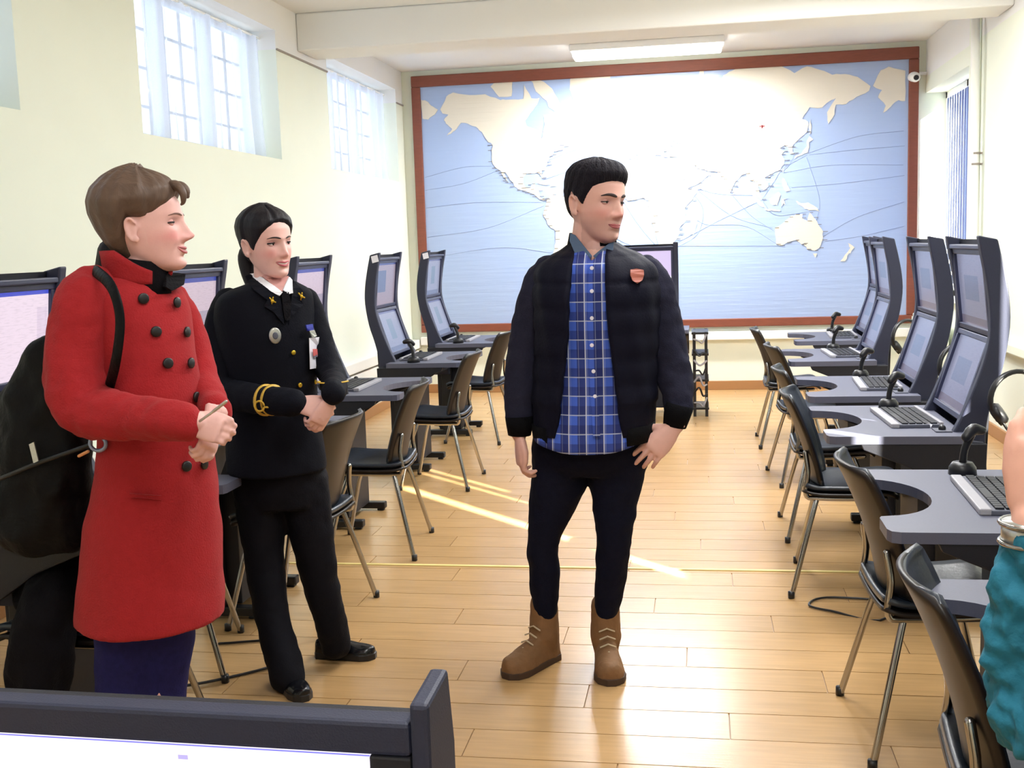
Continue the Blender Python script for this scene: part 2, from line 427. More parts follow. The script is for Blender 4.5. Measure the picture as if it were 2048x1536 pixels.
obj('baseboard_back', MB().box(XL, XR, YB-.02, YB, 0, .09), 'skirting', kind='structure', bevel=.004)
obj('baseboard_left', MB().box(XL, XL+.02, YF, YB-.02, 0, .09), 'skirting', kind='structure', bevel=.004)
obj('baseboard_right', MB().box(XR-.02, XR, YF, YB-.02, 0, .09), 'skirting', kind='structure', bevel=.004)
# wall ducts and ledges
obj('trim_2', MB().box(XL, XL+.09, YF, YB-.02, .47, .56).box(XL, XL+.07, YF, YB-.02, .36, .45), 'white_gloss', kind='structure', bevel=.008)
obj('trim_3', MB().box(XL+.1, XR, YB-.07, YB, .50, .585), 'white_gloss', kind='structure', bevel=.008)
obj('trim_4', MB().box(XR-.06, XR, YF, 9.3, .66, .73), 'wall_paint', kind='structure', bevel=.01)
# thin painted line / cable where the two colours meet
obj('trim_5', MB().box(XL, XL+.012, YF, 5.72, ZP-.006, ZP+.006).box(XL, XL+.012, 7.76, 8.86, ZP-.006, ZP+.006).box(XL, XL+.012, 10.95, YB, ZP-.006, ZP+.006), 'conduit', kind='structure')

def left_window(i, y0, y1, z0=2.16, z1=3.06):
    root = obj('window_%d' % i, MB().box(XL-.26, XL-.2, y0, y1, z0, z0+.05).box(XL-.26, XL-.2, y0, y1, z1-.05, z1)
               .box(XL-.26, XL-.2, y0, y0+.05, z0, z1).box(XL-.26, XL-.2, y1-.05, y1, z0, z1), 'pane_frame', kind='structure', bevel=.004)
    nb = 3; st = (y1-y0)/nb
    for k in range(1, nb):
        obj('mullion', MB().box(XL-.265, XL-.195, y0+k*st-.035, y0+k*st+.035, z0+.05, z1-.05), 'pane_frame', root)
    for k in range(nb):
        obj('pane', MB().box(XL-.235, XL-.23, y0+k*st+.03, y0+(k+1)*st-.03, z0+.05, z1-.05), 'pane', root)
    for k in range(1, 4):
        zz = z0+k*(z1-z0)/4
        obj('grille_bar', MB().box(XL-.30, XL-.285, y0, y1, zz-.008, zz+.008), 'conduit', root)
    for k in range(1, 9):
        yy = y0+k*(y1-y0)/9
        obj('grille_bar', MB().box(XL-.30, XL-.285, yy-.007, yy+.007, z0, z1), 'conduit', root)
    obj('curtain_rod', MB().tube([(XL-.12, y0, z1-.05), (XL-.12, y1, z1-.05)], .009, 8), 'white_gloss', root)
    # sheer curtain: a folded sheet, not straight
    ny, nz = 140, 12; vs = []; fs = []
    for a in range(ny+1):
        u = a/ny
        for b_ in range(nz+1):
            v = b_/nz
            yy = y0+.02+u*(y1-y0-.04)+.02*math.sin(9*u+3*v)*(1-v)
            xx = XL-.12+.022*math.sin(u*46+1.3*math.sin(u*7)+v*1.2)*(1.1-.5*v)+.01*math.sin(u*101)
            vs.append((xx, yy, z0+.01+v*(z1-z0-.06)))
    for a in range(ny):
        for b_ in range(nz):
            i0 = a*(nz+1)+b_; fs.append((i0, i0+1, i0+nz+2, i0+nz+1))
    obj('curtain', MB().add(vs, fs), 'sheer', root, smooth=True)
for i, h in enumerate(HL): left_window(i+1, h[0], h[1])

# right window in its deep recess by the back corner
root = obj('window_5', MB().box(XR+.18, XR+.24, 9.42, 11.2, .95, 1.0).box(XR+.18, XR+.24, 9.42, 11.2, 2.72, 2.78).box(XR+.18, XR+.24, 9.42, 9.48, .95, 2.78)
           .box(XR+.18, XR+.24, 11.14, 11.2, .95, 2.78).box(XR+.18, XR+.24, 10.3, 10.36, .95, 2.78), 'white_gloss', kind='structure', bevel=.004)
obj('pane', MB().box(XR+.2, XR+.205, 9.48, 11.14, 1.0, 2.72), 'pane', root)
for k in range(16):
    y = 9.43+k*.098
    obj('blind_slat', MB().obox((XR+.15, y+.05, 1.86), (.004, .054, 0), (.001, -.0005, 0), (0, 0, .84)), 'blind_blue', root)
obj('window_sill', MB().box(XR-.08, XR+.2, 9.4, 11.19, .91, .95), 'white_gloss', root, bevel=.006)
# far right window beside the camera: blinds with two narrow gaps the sun comes through
root = obj('window_6', MB().box(XR+.14, XR+.2, 2.0, 3.75, 1.15, 1.2).box(XR+.14, XR+.2, 2.0, 3.75, 2.75, 2.8).box(XR+.14, XR+.2, 2.0, 2.05, 1.15, 2.8).box(XR+.14, XR+.2, 3.7, 3.75, 1.15, 2.8), 'white_gloss', kind='structure')
obj('pane', MB().box(XR+.16, XR+.165, 2.05, 3.7, 1.2, 2.75), 'pane', root)
for a, b in ((2.0, 2.60), (2.70, 3.09), (3.115, 3.22), (3.25, 3.75)):
    obj('roller_blind', MB().box(XR+.08, XR+.086, a, b, 1.15, 2.8), 'blind_opaque', root)
obj('bottom_rail', MB().box(XR+.09, XR+.1, 2.0, 3.75, 1.15, 1.50), 'blind_opaque', root)  # added strip blocking the lower gaps, so the floor sun streak ends sooner

# pipe and pilaster at the right wall
obj('trim_6', MB().box(XR-.014, XR, 9.08, 9.42, 0, ZC), 'wall_paint', kind='structure', bevel=.006)
o = thing('wall_pipe', 'white vertical pipe with two clamps on the right wall beside the window', 'pipe', (XR-.05, 9.0, 0))
obj('pipe_run', MB().tube([(0, 0, .75), (0, 0, 1.6), (-.005, 0, 2.0), (-.02, 0, ZC)], .032, 12, round_=False), 'white_gloss', o, smooth=True)
for z in (1.98, 2.06): obj('clamp', MB().tube([(0, 0, z), (0, 0, z+.015)], .036, 12, round_=False).box(-.005, .05, -.008, .008, z, z+.015), 'conduit', o)
tag(obj('cable', MB().tube([(XR-.01, 8.1, 3.05), (XR-.01, 7.6, 3.07), (XR-.01, 7.3, 3.12), (XR-.01, 6.9, 3.15)], .006, 6, sub=3), 'conduit'), 'thin brown cable along the top of the right wall', 'cable')
# radiator below the back window
o = thing('radiator', 'cream radiator under the window sill in the back right corner', 'radiator', (XR-.1, 9.7, .12))
obj('panel', MB().box(-.03, .03, 0, 1.3, 0, .62), 'wall_paint', o, bevel=.01)
for k in range(14): obj('fin', MB().box(-.045, -.03, .04+k*.09, .09+k*.09, .03, .59), 'wall_paint', o)
obj('foot', MB().box(-.02, .02, .1, .14, -.12, 0).box(-.02, .02, 1.1, 1.14, -.12, 0), 'wall_paint', o)

# lamps
def lamp(y, label, x=-.45, rz=0):
    t = thing('ceiling_lamp', label, 'lamp', (x, y, 3.26), rz, 'fluorescent lamps on the ceiling')
    obj('housing', MB().box(-.68, .68, -.13, .13, -.06, 0), 'lamp_case', t, bevel=.006)
    obj('diffuser', MB().box(-.66, .66, -.11, .11, -.12, -.06), 'lamp_glow', t, bevel=.02)
lamp(10.35, 'glaring fluorescent ceiling lamp in front of the world map')
for (_y, _x, _p), lb in zip(LAMPS, ('ceiling lamp farthest behind the photographer', 'ceiling lamp above the foreground console', 'ceiling lamp above the three standing people', 'ceiling lamp over the aisle just this side of the beam', 'ceiling lamp over the right-hand consoles near the beam')): lamp(_y, lb, _x, PI/2)

# ------------------------------------------------------------------ world map
MT = thing('world_map', 'huge wall map of the world, pale blue seas, brown wooden frame', 'map', (0, YB, 0))
x0, x1, z0, z1 = -2.84, 2.03, .63, 3.205; fr = .09
obj('map_panel', MB().box(x0+.05, x1-.05, -.03, 0, z0+.05, z1-.05), 'sea', MT)
obj('frame_rail', MB().box(x0, x1, -.055, 0, z1-fr-.02, z1), 'frame_wood', MT, bevel=.008)
obj('frame_rail', MB().box(x0, x1, -.055, 0, z0, z0+fr-.01), 'frame_wood', MT, bevel=.008)
obj('frame_rail', MB().box(x0, x0+fr, -.055, 0, z0+fr-.01, z1-fr-.02), 'frame_wood', MT, bevel=.008)
obj('frame_rail', MB().box(x1-fr, x1, -.055, 0, z0+fr-.01, z1-fr-.02), 'frame_wood', MT, bevel=.008)
MX0, DEG, EQ = -2.75, .01159, 1.84
def ll(lon, lat): return (MX0+(lon+185)*DEG, EQ+.664*math.log(math.tan(PI/4+math.radians(lat)/2)))
LAND = {
 'north_america': [(-168,66),(-162,70),(-156,71),(-141,70),(-128,70),(-115,68),(-108,68),(-95,68),(-94,72),(-88,68),(-81,68),(-82,67),(-87,64),(-94,60),(-93,58),(-88,56.5),(-82,55),(-80,51),(-79,54),(-77,58),(-78,62),(-73,62),(-69,60),(-65,59),(-61,56),(-57,52),(-60,50),(-66,50),(-65,47),(-61,46),(-66,44),(-70,43.5),(-71,41.5),(-74,40.5),(-76,37),(-76,35),(-81,31),(-80,26),(-81,25.5),(-83,29),(-85,30),(-90,29.5),(-94,29.5),(-97,27),(-97.5,22),(-95,18.5),(-91,18.7),(-90,21),(-87,21.5),(-88,17),(-84,15.5),(-83.5,11),(-81,9),(-78,9.2),(-80,7.5),(-83,8.3),(-86,11),(-88,13),(-92,14.5),(-95,16),(-100,17),(-105,20),(-106,23),(-109.5,27),(-112.5,31),(-114.5,31),(-112,27),(-110,23.5),(-112,25),(-115,29),(-117,32.5),(-120.5,34.5),(-124,39),(-124,46),(-123,49),(-128,52),(-132,56),(-137,58.5),(-144,60),(-150,60.5),(-154,58),(-159,56),(-163,55),(-158,58),(-162,60),(-165,62),(-161,64),(-166,64.5)],
 'south_america': [(-77.5,8.5),(-72,12),(-64,10.5),(-60,8.5),(-52,5),(-50,0),(-44,-2.5),(-38,-4),(-35,-7),(-38.5,-13),(-39.5,-19),(-42,-23),(-48,-26),(-49,-29),(-53,-33.5),(-58,-35),(-57,-38),(-62,-39.5),(-65,-42),(-67,-46),(-69,-51),(-68,-54.5),(-73,-53),(-75,-48),(-73.5,-42),(-73.5,-37),(-71.5,-32),(-70.5,-25),(-70.3,-18.5),(-76,-14),(-79,-8),(-81,-5),(-80,-1),(-78.5,2.5),(-77.5,6)],
 'eurasia': [(-9,43.5),(-9.3,38.5),(-6,36.5),(-2,37),(0,39),(3,42),(7,43.6),(12,42),(16,38.2),(16.5,40),(13,45),(19,42),(20,38.5),(23,36.7),(24,38),(23,40.5),(27,40.7),(28.5,43.5),(31,46.5),(36,45),(39,47),(41.5,42),(36,41.5),(31,41),(27,39.5),(28,36.8),(36,36.5),(35,32),(34.5,29.5),(39,22),(43,13),(52,16.5),(59.5,22),(56.5,26),(50,27.5),(48.5,30),(54,27),(62,25.2),(67,24.5),(70,21),(72.8,19),(76,10.5),(77.5,8.2),(80,13),(82,16.5),(87,21.5),(91,22.5),(94,17),(97.5,16),(98.5,8.5),(103.5,1.4),(101,9),(100.5,13.2),(105,9),(109,12),(106,19),(110,21),(117,23.5),(121.5,28),(122,31),(119.5,35),(122,37),(118,39),(121.5,40.5),(125,39.5),(126.5,35),(129.3,35.5),(128,39.5),(132,43),(140,48),(141,53),(136,54.5),(142,59.5),(152,59),(158,61.5),(163,62.5),(156,57),(157,51.5),(162,56),(163,60),(171,60),(179,62.5),(189,64.5),(190,66),(180,69),(170,70),(160,70),(150,71.5),(140,72.5),(130,71),(120,73),(113,74),(100,74.3),(87,74),(80,72.5),(73,71.5),(68,68.5),(60,69),(54,68.5),(44,66.5),(40,64.5),(34,66.5),(41,67),(33,69.5),(27,71),(18,69.5),(12,65),(5,61.5),(6,58.5),(10,59),(12,56.5),(16,57),(18.5,60),(17,61.5),(21.5,64.5),(25,65.5),(21.5,61.5),(27,60.3),(24,58.5),(20.5,55),(14,54),(10.5,54.5),(9.5,57.3),(8,55),(4.5,52.5),(1.5,50.5),(-4.5,48.3),(-1.5,46),(-1.8,43.4)],
 'africa': [(-6,35.8),(0,36),(10,37.2),(11,33.5),(19.5,30.4),(23,32.5),(32,31.2),(34,27),(37.3,20),(43,12),(51,11.8),(46,3),(40,-3.5),(40.5,-14),(35,-20),(35.3,-24),(32.5,-28),(27,-33.7),(20,-34.8),(18,-32),(14.5,-22),(12,-15),(13.5,-9),(9,-1),(9.5,4),(4,6.3),(-4,5),(-8,4.5),(-13,9),(-17,14.5),(-16.5,21),(-13,27.5),(-9.5,31.5)],
 'australia': [(114,-22),(122,-17.5),(126,-14),(131,-12),(136.5,-12),(136,-15),(140.5,-17.5),(142.3,-11),(145.5,-15),(149,-20.5),(153,-26),(152.5,-32),(150,-37.3),(146.5,-39),(140,-38),(137.5,-34),(135.5,-34.7),(131,-31.5),(124,-33),(118,-35),(115,-34)],
 'greenland': [(-54,73.8),(-55,70),(-51,66),(-48,61),(-43.5,60),(-40,65),(-30,68.3),(-22,70.5),(-20,73.8)],
 'antarctic_chukotka': [(-184,63),(-179,62.5),(-173,64.3),(-170,66),(-176,67.5),(-180,69),(-184.5,69.5)],
 'alaska_repeat': [(192,66),(198,70.5),(204,71.3),(217,70),(217,60),(212,60.5),(206,58),(200,55.5),(202,58.5),(196,62),(199,64.5)],
 'baffin': [(-68,63),(-64,66),(-70,70.5),(-80,73.5),(-88,73.5),(-84,70),(-75,67),(-73,64.5)],
 'victoria': [(-116,69),(-105,69),(-104,73),(-118,73.5),(-123,72)],
 'madagascar': [(49.3,-12),(50.3,-16),(47,-25),(44,-24.5),(44.5,-17)],
 'borneo': [(109.2,1.5),(113,3),(117,7),(119,5),(117.5,1),(116,-4),(111,-3)],
 'sumatra': [(95.5,5.5),(98,4),(104,-1.5),(106,-5.7),(102,-4),(98,1)],
 'java': [(105.5,-6.5),(114,-7.3),(119,-8.5),(114,-8.7),(106,-7.6)],
 'sulawesi': [(119.3,-5.4),(120,1),(125,1.5),(121,.3),(123,-4.5),(121,-2.5)],
 'new_guinea': [(131,-1),(135,-3),(141,-2.7),(147,-6.5),(150.5,-10.5),(146,-9),(143,-9),(138.5,-8),(133,-4)],
 'philippines': [(120.5,18),(122,17),(124,12),(126.5,7.5),(123,7),(120,14)],
 'japan': [(130,31.5),(131.5,34),(136,35.5),(139.5,39),(140,43),(142,45.5),(145,43.5),(141.5,42),(141.8,39),(140.5,35.5),(136,34),(132,33)],
 'sakhalin': [(142,46.2),(143.5,50),(143,54.2),(141.8,52)],
 'great_britain': [(-5.5,50.2),(1.2,51.2),(1.5,52.7),(-1.5,55),(-3,58.5),(-6,57.5),(-3.2,54),(-5,52)],
 'ireland': [(-10,52),(-6.3,52.2),(-6,55),(-9.5,54.2)],
 'iceland': [(-24,65.5),(-22,64),(-18,63.4),(-14,65),(-16,66.4),(-22,66.3)],
 'new_zealand': [(173,-34.7),(178.3,-37.8),(175,-41.5),(174,-41.3),(170.5,-46),(166.8,-46),(172.5,-40.8),(174.8,-38)],
 'new_zealand_repeat': [(-184.5,-37.8),(-181.6,-37.8),(-184.8,-41.5)],
 'cuba': [(-84.8,22),(-80,23),(-74.2,20.2),(-78,20)], 'hispaniola': [(-74.3,18.4),(-72.8,19.9),(-68.5,18.6)],
 'sri_lanka': [(80,9.5),(81.8,7),(80.4,6)], 'tasmania': [(144.8,-40.8),(148.3,-40.9),(146.8,-43.5)],
 'newfoundland': [(-59,47.7),(-55.5,51.4),(-53,47)], 'svalbard_novaya': [(52,71),(55,73.8),(58,73.8),(56,70.8)],
 'taiwan': [(120.2,23),(121.5,25.2),(120.9,22)], 'hainan': [(108.8,19),(110.8,20),(109.5,18.3)],
}
def rough(poly, k=3, amp=.006):
    "finer, uneven coastline between the charted points"
    out = []
    for i, p in enumerate(poly):
        q = poly[(i+1) % len(poly)]; d = math.hypot(q[0]-p[0], q[1]-p[1])
        out.append(p)
        if d > .05:
            for j in range(1, k):
                t = j/k; a = random.uniform(-1, 1)*min(amp, d*.12)
                out.append((p[0]+(q[0]-p[0])*t-(q[1]-p[1])/d*a, p[1]+(q[1]-p[1])*t+(q[0]-p[0])/d*a))
    return out
for nm, pl in LAND.items():
    pp = rough([ll(*p) for p in pl])
    pp = [(min(max(a, x0+fr), x1-fr), min(max(b, z0+fr), z1-fr-.02)) for a, b in pp]
    obj('landmass', MB().prism(pp, 'y', -.036, -.0302), 'land', MT)
ROUTES = [[(-184,30),(-150,36),(-125,36)], [(-184,5),(-140,8),(-80,6)], [(-184,20),(-150,24),(-118,33)], [(-184,-20),(-130,-14),(-80,3)], [(-184,-36),(-120,-30),(-74,-35)],
          [(-75,38),(-50,44),(-8,48)], [(-80,24),(-40,34),(-8,37)], [(-40,-10),(-20,12),(-12,36)], [(18,-35),(0,-15),(-18,15)], [(-38,-14),(-10,-30),(18,-36)], [(-55,-36),(-20,-40),(18,-37)],
          [(52,12),(64,8),(78,6),(96,5)], [(44,12),(55,-5),(50,-25),(30,-35)], [(32,-33),(70,-34),(115,-35)], [(52,10),(80,-12),(112,-22)], [(80,5),(95,-12),(113,-24)], [(30,-32),(70,-14),(104,1)],
          [(105,3),(114,16),(121,25),(140,34)], [(141,35),(180,44),(216,46)], [(142,34),(180,36),(217,37)], [(122,22),(160,26),(216,24)], [(128,10),(170,12),(217,16)], [(152,-30),(180,-16),(217,-5)], [(155,-33),(185,-30),(217,-24)],
          [(147,-20),(150,0),(140,32)], [(105,-1),(115,-12),(142,-10)], [(116,-34),(90,-20),(60,-18),(50,-14)], [(130,34),(126,28),(122,24)]]
for r in ROUTES:
    P = [(a, -.0305, b) for a, b in [ll(*p) for p in r]]
    obj('shipping_route', MB().tube(P, .0028, 4, sub=8), 'route', MT)
tk = MB()
for nm in ('north_america', 'south_america', 'eurasia', 'africa', 'australia'):
    for i, p in enumerate(LAND[nm]):
        a, b = ll(*p)
        if abs(p[1]) < 50 and x0+.15 < a < x1-.15:
            s_ = -1 if nm.endswith('america') and p[0] < -85 else 1
            tk.box(a, a+s_*random.uniform(.03, .05), -.0385, -.0365, b-.0025, b+.0025)
obj('port_marks', tk, 'ink', MT, kind='stuff')
a, b = ll(104, 52); obj('red_marker', MB().box(a-.025, a+.025, -.04, -.036, b-.006, b+.006).box(a-.006, a+.006, -.04, -.036, b-.02, b+.012), 'red_print', MT)
# security camera at the top right corner of the frame
o = thing('security_camera', 'small white security camera at the top right corner of the map', 'camera', (1.975, 11.1, 2.93))
obj('housing', MB().tube([(0, .07, 0), (0, 0, -.005), (0, -.07, -.02)], .045, 16), 'white_gloss', o, smooth=True)
obj('lens', MB().disc((0, -.11, -.028), (0, -1, -.2), .024, .01), 'black_plastic', o)
obj('bracket', MB().tube([(0, .05, 0), (.06, .07, .03), (.12, .08, .03)], .015, 8), 'white_gloss', o, smooth=True)

# ------------------------------------------------------------------ consoles
CW = .78
TY0, TY1 = .09, .67
OUT = [(.52, 1.478), (.588, 1.462), (.612, 1.36), (.632, 1.25), (.637, 1.14), (.617, 1.0), (.588, .9), (.565, .8), (.56, .7), (.575, .5)]
INN = [(.40, .5), (.425, .7), (.468, .8), (.508, .9), (.543, 1.0), (.566, 1.1), (.566, 1.2), (.55, 1.32), (.528, 1.43)]
OUT = [OUT[0]]+[tuple(p) for p in cat(np.array(OUT[1:]), 3)]; INN = [tuple(p) for p in cat(np.array(INN), 3)]
OUT = [(x+.02, z) for x, z in OUT]; INN = [(x+.02, z) for x, z in INN]
def desk_outline(x1_=.50, W=CW):
    pts = [(x1_, 0), (x1_, W), (.03, W), (.008, W-.01), (0, W-.035)]
    c = W*.52; a, b_ = .235, .165
    pts += [(0, c+a+.02), (.006, c+a+.004)]
    pts += [(.01+b_*math.sin(t), c+a*math.cos(t)) for t in np.linspace(.08, PI-.08, 18)]
    pts += [(.006, c-a-.004), (0, c-a-.02), (0, .035), (.008, .01), (.03, 0)]
    return pts
def quad_screen(name, p0, p1, y0, y1, m, parent):
    "lit panel between two profile points (x,z), with UVs"
    me = bpy.data.meshes.new(name)
    (xa, za), (xb, zb) = p0, p1
    vs = [(xa, y1, za), (xa, y0, za), (xb, y0, zb), (xb, y1, zb)]
    d = np.array([zb-za, 0, -(xb-xa)]); d = d/np.linalg.norm(d)*.004
    vs += [tuple(np.array(v)+d) for v in vs]
    me.from_pydata(vs, [], [(0, 1, 2, 3), (7, 6, 5, 4), (0, 4, 5, 1), (1, 5, 6, 2), (2, 6, 7, 3), (3, 7, 4, 0)])
    uv = me.uv_layers.new(name='UVMap'); co = {0: (0, 0), 1: (1, 0), 2: (1, 1), 3: (0, 1), 4: (0, 0), 5: (1, 0), 6: (1, 1), 7: (0, 1)}
    for lp in me.loops: uv.data[lp.index].uv = co[lp.vertex_index]
    return link(name, me, m, parent)
def bezel_mb(p0, p1, y0, y1, wd=.022, th=.014):
    (xa, za), (xb, zb) = p0, p1; u = np.array([xb-xa, 0, zb-za]); L = np.linalg.norm(u); u /= L
    nr = np.array([-u[2], 0, u[0]])  # toward the user
    c = np.array([(xa+xb)/2, (y0+y1)/2, (za+zb)/2])-nr*.002; H_ = (y1-y0)/2; mb = MB()
    for s in (-1, 1):
        mb.obox(c+u*s*(L/2+wd/2), u*wd/2, (0, H_+wd, 0), nr*th)
        mb.obox(c+np.array([0, s*(H_+wd/2), 0]), u*L/2, (0, wd/2, 0), nr*th)
    return mb
def make_console(label, top_m, low_m, group, sticker=False):
    t = thing('simulator_console', label, 'console', (0, 0, 0), 0, group)
    obj('desk_top', MB().prism(desk_outline(), 'z', .722, .752), 'console_top', t, bevel=.004)
    # sloping body under the desk, both cheeks and the bottom
    side = [(.12, .722), (.13, .70), (.30, .63), (.42, .55), (.56, .50), (.565, .722)]
    for y in (.0, CW-.03): obj('cheek', MB().prism(side, 'y', y+.004, y+.026), 'console_dark', t, bevel=.003)
    obj('underbody', MB().prism([(.27, .722), (.28, .66), (.42, .57), (.555, .52), (.56, .722)], 'y', .03, CW-.03), 'console_dark', t)
    for y, stk in ((TY0, False), (TY1-.042, sticker)):
        p = obj('side_panel', MB().prism(OUT+INN, 'y', y, y+.042), 'console', t, bevel=.006)
        if stk: obj('white_sticker', MB().obox((.562, y+.0445, 1.43), (.022, 0, -.004), (0, .001, 0), (.003, 0, .022)), 'card', p)
    # curved back shell
    a, b = TY0+.042, TY1-.042
    bk = [(x-.006, z) for x, z in OUT[1:]]; R = [[(x, a, z), (x, b, z)] for x, z in bk]+[[(x-.012, a, z), (x-.012, b, z)] for x, z in reversed(bk)]
    obj('back_shell', MB().rings([[r[0] for r in R], [r[1] for r in R]]), 'console_dark', t)
    up0, up1 = (.605, 1.125), (.576, 1.405); lo0, lo1 = (.512, .805), (.598, 1.075)
    for nm, p0, p1, m in (('upper_monitor', up0, up1, top_m), ('lower_monitor', lo0, lo1, low_m)):
        bz = obj(nm, bezel_mb(p0, p1, TY0+.062, TY1-.062), 'bezel', t, bevel=.003)
        quad_screen('screen', p0, p1, TY0+.062, TY1-.062, m, bz)
    obj('top_rail', MB().box(.55, .61, TY0+.04, TY1-.04, 1.425, 1.443), 'bezel', t, bevel=.004)
    ped = obj('pedestal', MB().prism([(.36, 0.05), (.36, .6), (.54, .55), (.54, 0.05)], 'y', .2, CW-.2), 'console_dark', t, bevel=.006)
    for y in (.15, CW-.20):
        obj('foot', MB().box(.27, .68, y, y+.05, .012, .05).box(.28, .32, y+.005, y+.045, 0, .012).box(.6, .64, y+.005, y+.045, 0, .012), 'black_plastic', t, bevel=.008)
        obj('upright', MB().box(.42, .50, y+.008, y+.042, .05, .62), 'black_plastic', t, bevel=.004)
    # throttle lever on its base at the far end of the desk
    th = obj('lever_base', MB().tube([(.33, CW-.07, .752), (.33, CW-.07, .775), (.33, CW-.07, .79)], [.042, .04, .03], 14, round_=False), 'black_plastic', t, smooth=True)
    obj('lever_arm', MB().tube([(.33, CW-.07, .78), (.335, CW-.072, .83), (.352, CW-.075, .875)], [.012, .011, .013], 10, sub=3), 'black_plastic', th, smooth=True)
    obj('lever_grip', MB().tube([(.335, CW-.09, .872), (.358, CW-.075, .892), (.385, CW-.065, .888)], [.015, .019, .014], 10, sub=3), 'black_plastic', th, smooth=True)
    # trackball plate and small knobs
    tb = obj('control_plate', MB().box(.40, .46, .08, .16, .752, .757), 'keys', t, bevel=.001)
    obj('trackball', MB().ball((.43, .12, .762), .014), 'black_plastic', tb, smooth=True)
    return t
def make_keyboard(label, group):
    t = thing('keyboard', label, 'keyboard', (0, 0, 0), 0, group)
    obj('base', MB().box(0, .155, 0, .44, 0, .014), 'keys', t, bevel=.003)
    obj('wrist_strip', MB().box(-.028, .004, 0, .44, 0, .018), 'grey_plastic', t, bevel=.004)
    obj('back_strip', MB().box(.15, .165, 0, .44, .006, .022), 'grey_plastic', t, bevel=.002)
    k = MB()
    for i in range(5):
        y = .012
        while y < .42:
            wd = .024 if not (i == 0 and .12 < y < .26) else .13
            wd = min(wd, .43-y)
            k.box(.014+i*.027, .036+i*.027, y, y+wd-.004, .014, .0195); y += wd
    obj('keys', k, 'console_dark', t, kind='stuff')
    return t
def make_headset(label, group):
    t = thing('headset', label, 'headset', (0, 0, 0), 0, group)
    arc = [(.105*math.sin(a), 0, .1*math.cos(a)) for a in np.linspace(-2.3, 2.0, 22)]
    obj('headband', MB().tube(arc, .009, 8, flat=1.6, nrm=(0, 1, 0)), 'black_plastic', t, smooth=True)
    for a in (-2.25, 1.95):
        c = np.array([.1*math.sin(a), 0, .1*math.cos(a)])
        e = obj('ear_cup', MB().disc(c+np.array([0, .015, 0]), (-math.sin(a), -.5, -math.cos(a)), .042, .035), 'black_plastic', t, smooth=True)
        obj('cup_ring', MB().disc(c+np.array([0, -.012, 0]), (-math.sin(a)*.3, -1, -math.cos(a)*.3), .02, .006), 'chrome', e, smooth=True)
    obj('microphone_boom', MB().tube([(-.07, -.01, -.07), (-.04, -.03, -.12), (.02, -.03, -.14)], .005, 6, sub=3), 'black_plastic', t, smooth=True)
    return t
RX, LX = .46, -1.54
GR, GL = 'simulator consoles along the right side', 'simulator consoles along the left wall'
RY = [1.68, 2.85, 4.23, 5.30, 6.80, 8.12]; RXO = [0, 0, 0, .03, .06, .2]
rl = ['right-row console nearest the camera, beside the teal sleeve', 'second right-row console from the camera, lever at its far corner', 'third right-row console from the camera, its tall near side panel fully seen',
      'fourth right-row console from the camera, behind the tall one', 'fifth right-row console from the camera', 'farthest right-row console, by the map']
c_r = make_console(rl[0], 'screen_grey', 'screen_grey', GR); c_r.location = (RX, RY[0], 0)
for i in range(1, 6): dup(c_r, (RX+RXO[i], RY[i], 0), 0, rl[i])
LY = [2.75, 4.05, 5.50, 7.03, 8.42]
ll_ = ['left-row console at the picture edge, bright white screen behind the black bag', 'left-row console between the two women, pink screen', 'left-row console just behind the uniformed woman\'s head',
       'left-row console with white sticker, second from the map', 'left-row console with white sticker, nearest the map']
lm = [('screen_text', 'screen_text'), ('screen_pink', 'screen_pink'), ('screen_pink', 'screen_pink'), ('screen_panel', 'screen_chart'), ('screen_chart', 'screen_chart')]
for i in range(5):
    t = make_console(ll_[i], lm[i][0], lm[i][1], GL, sticker=False)
    t.location = (LX, LY[i]+CW, 0); t.rotation_euler = (0, 0, PI)
    if i >= 3:   # sticker on the face of the panel nearest the camera
        p = [c for c in kids(t) if c.name.startswith('side_panel')][-1]
        obj('white_sticker', MB().obox((.573, TY1+.001, 1.436), (.022, 0, -.005), (0, .0012, 0), (.004, 0, .022)), 'card', p)
# console at the back, facing the camera
t = make_console('lone console before the map, lit screens facing the camera, behind the man', 'screen_lilac', 'screen_lilac', None)
t.location = (-.10, 9.32, 0); t.rotation_euler = (0, 0, PI/2)
# foreground console: only its top rail, right side panel and lit screen are seen
t = thing('monitor_console', 'foreground console with white lit screen at the bottom left edge', 'console', (0, 0, 0))
ZR = 1.03
def atZ(px, py, Z):
    d = CM @ np.array([(px-PCX)/FPX, -(py-PCY)/FPX, -1.]); return CAMP+d*((Z-CAMH)/d[2])
_A, _B = atZ(0, 1405, ZR)[:2], atZ(818, 1448, ZR)[:2]; _d = (_B-_A)/np.linalg.norm(_B-_A)
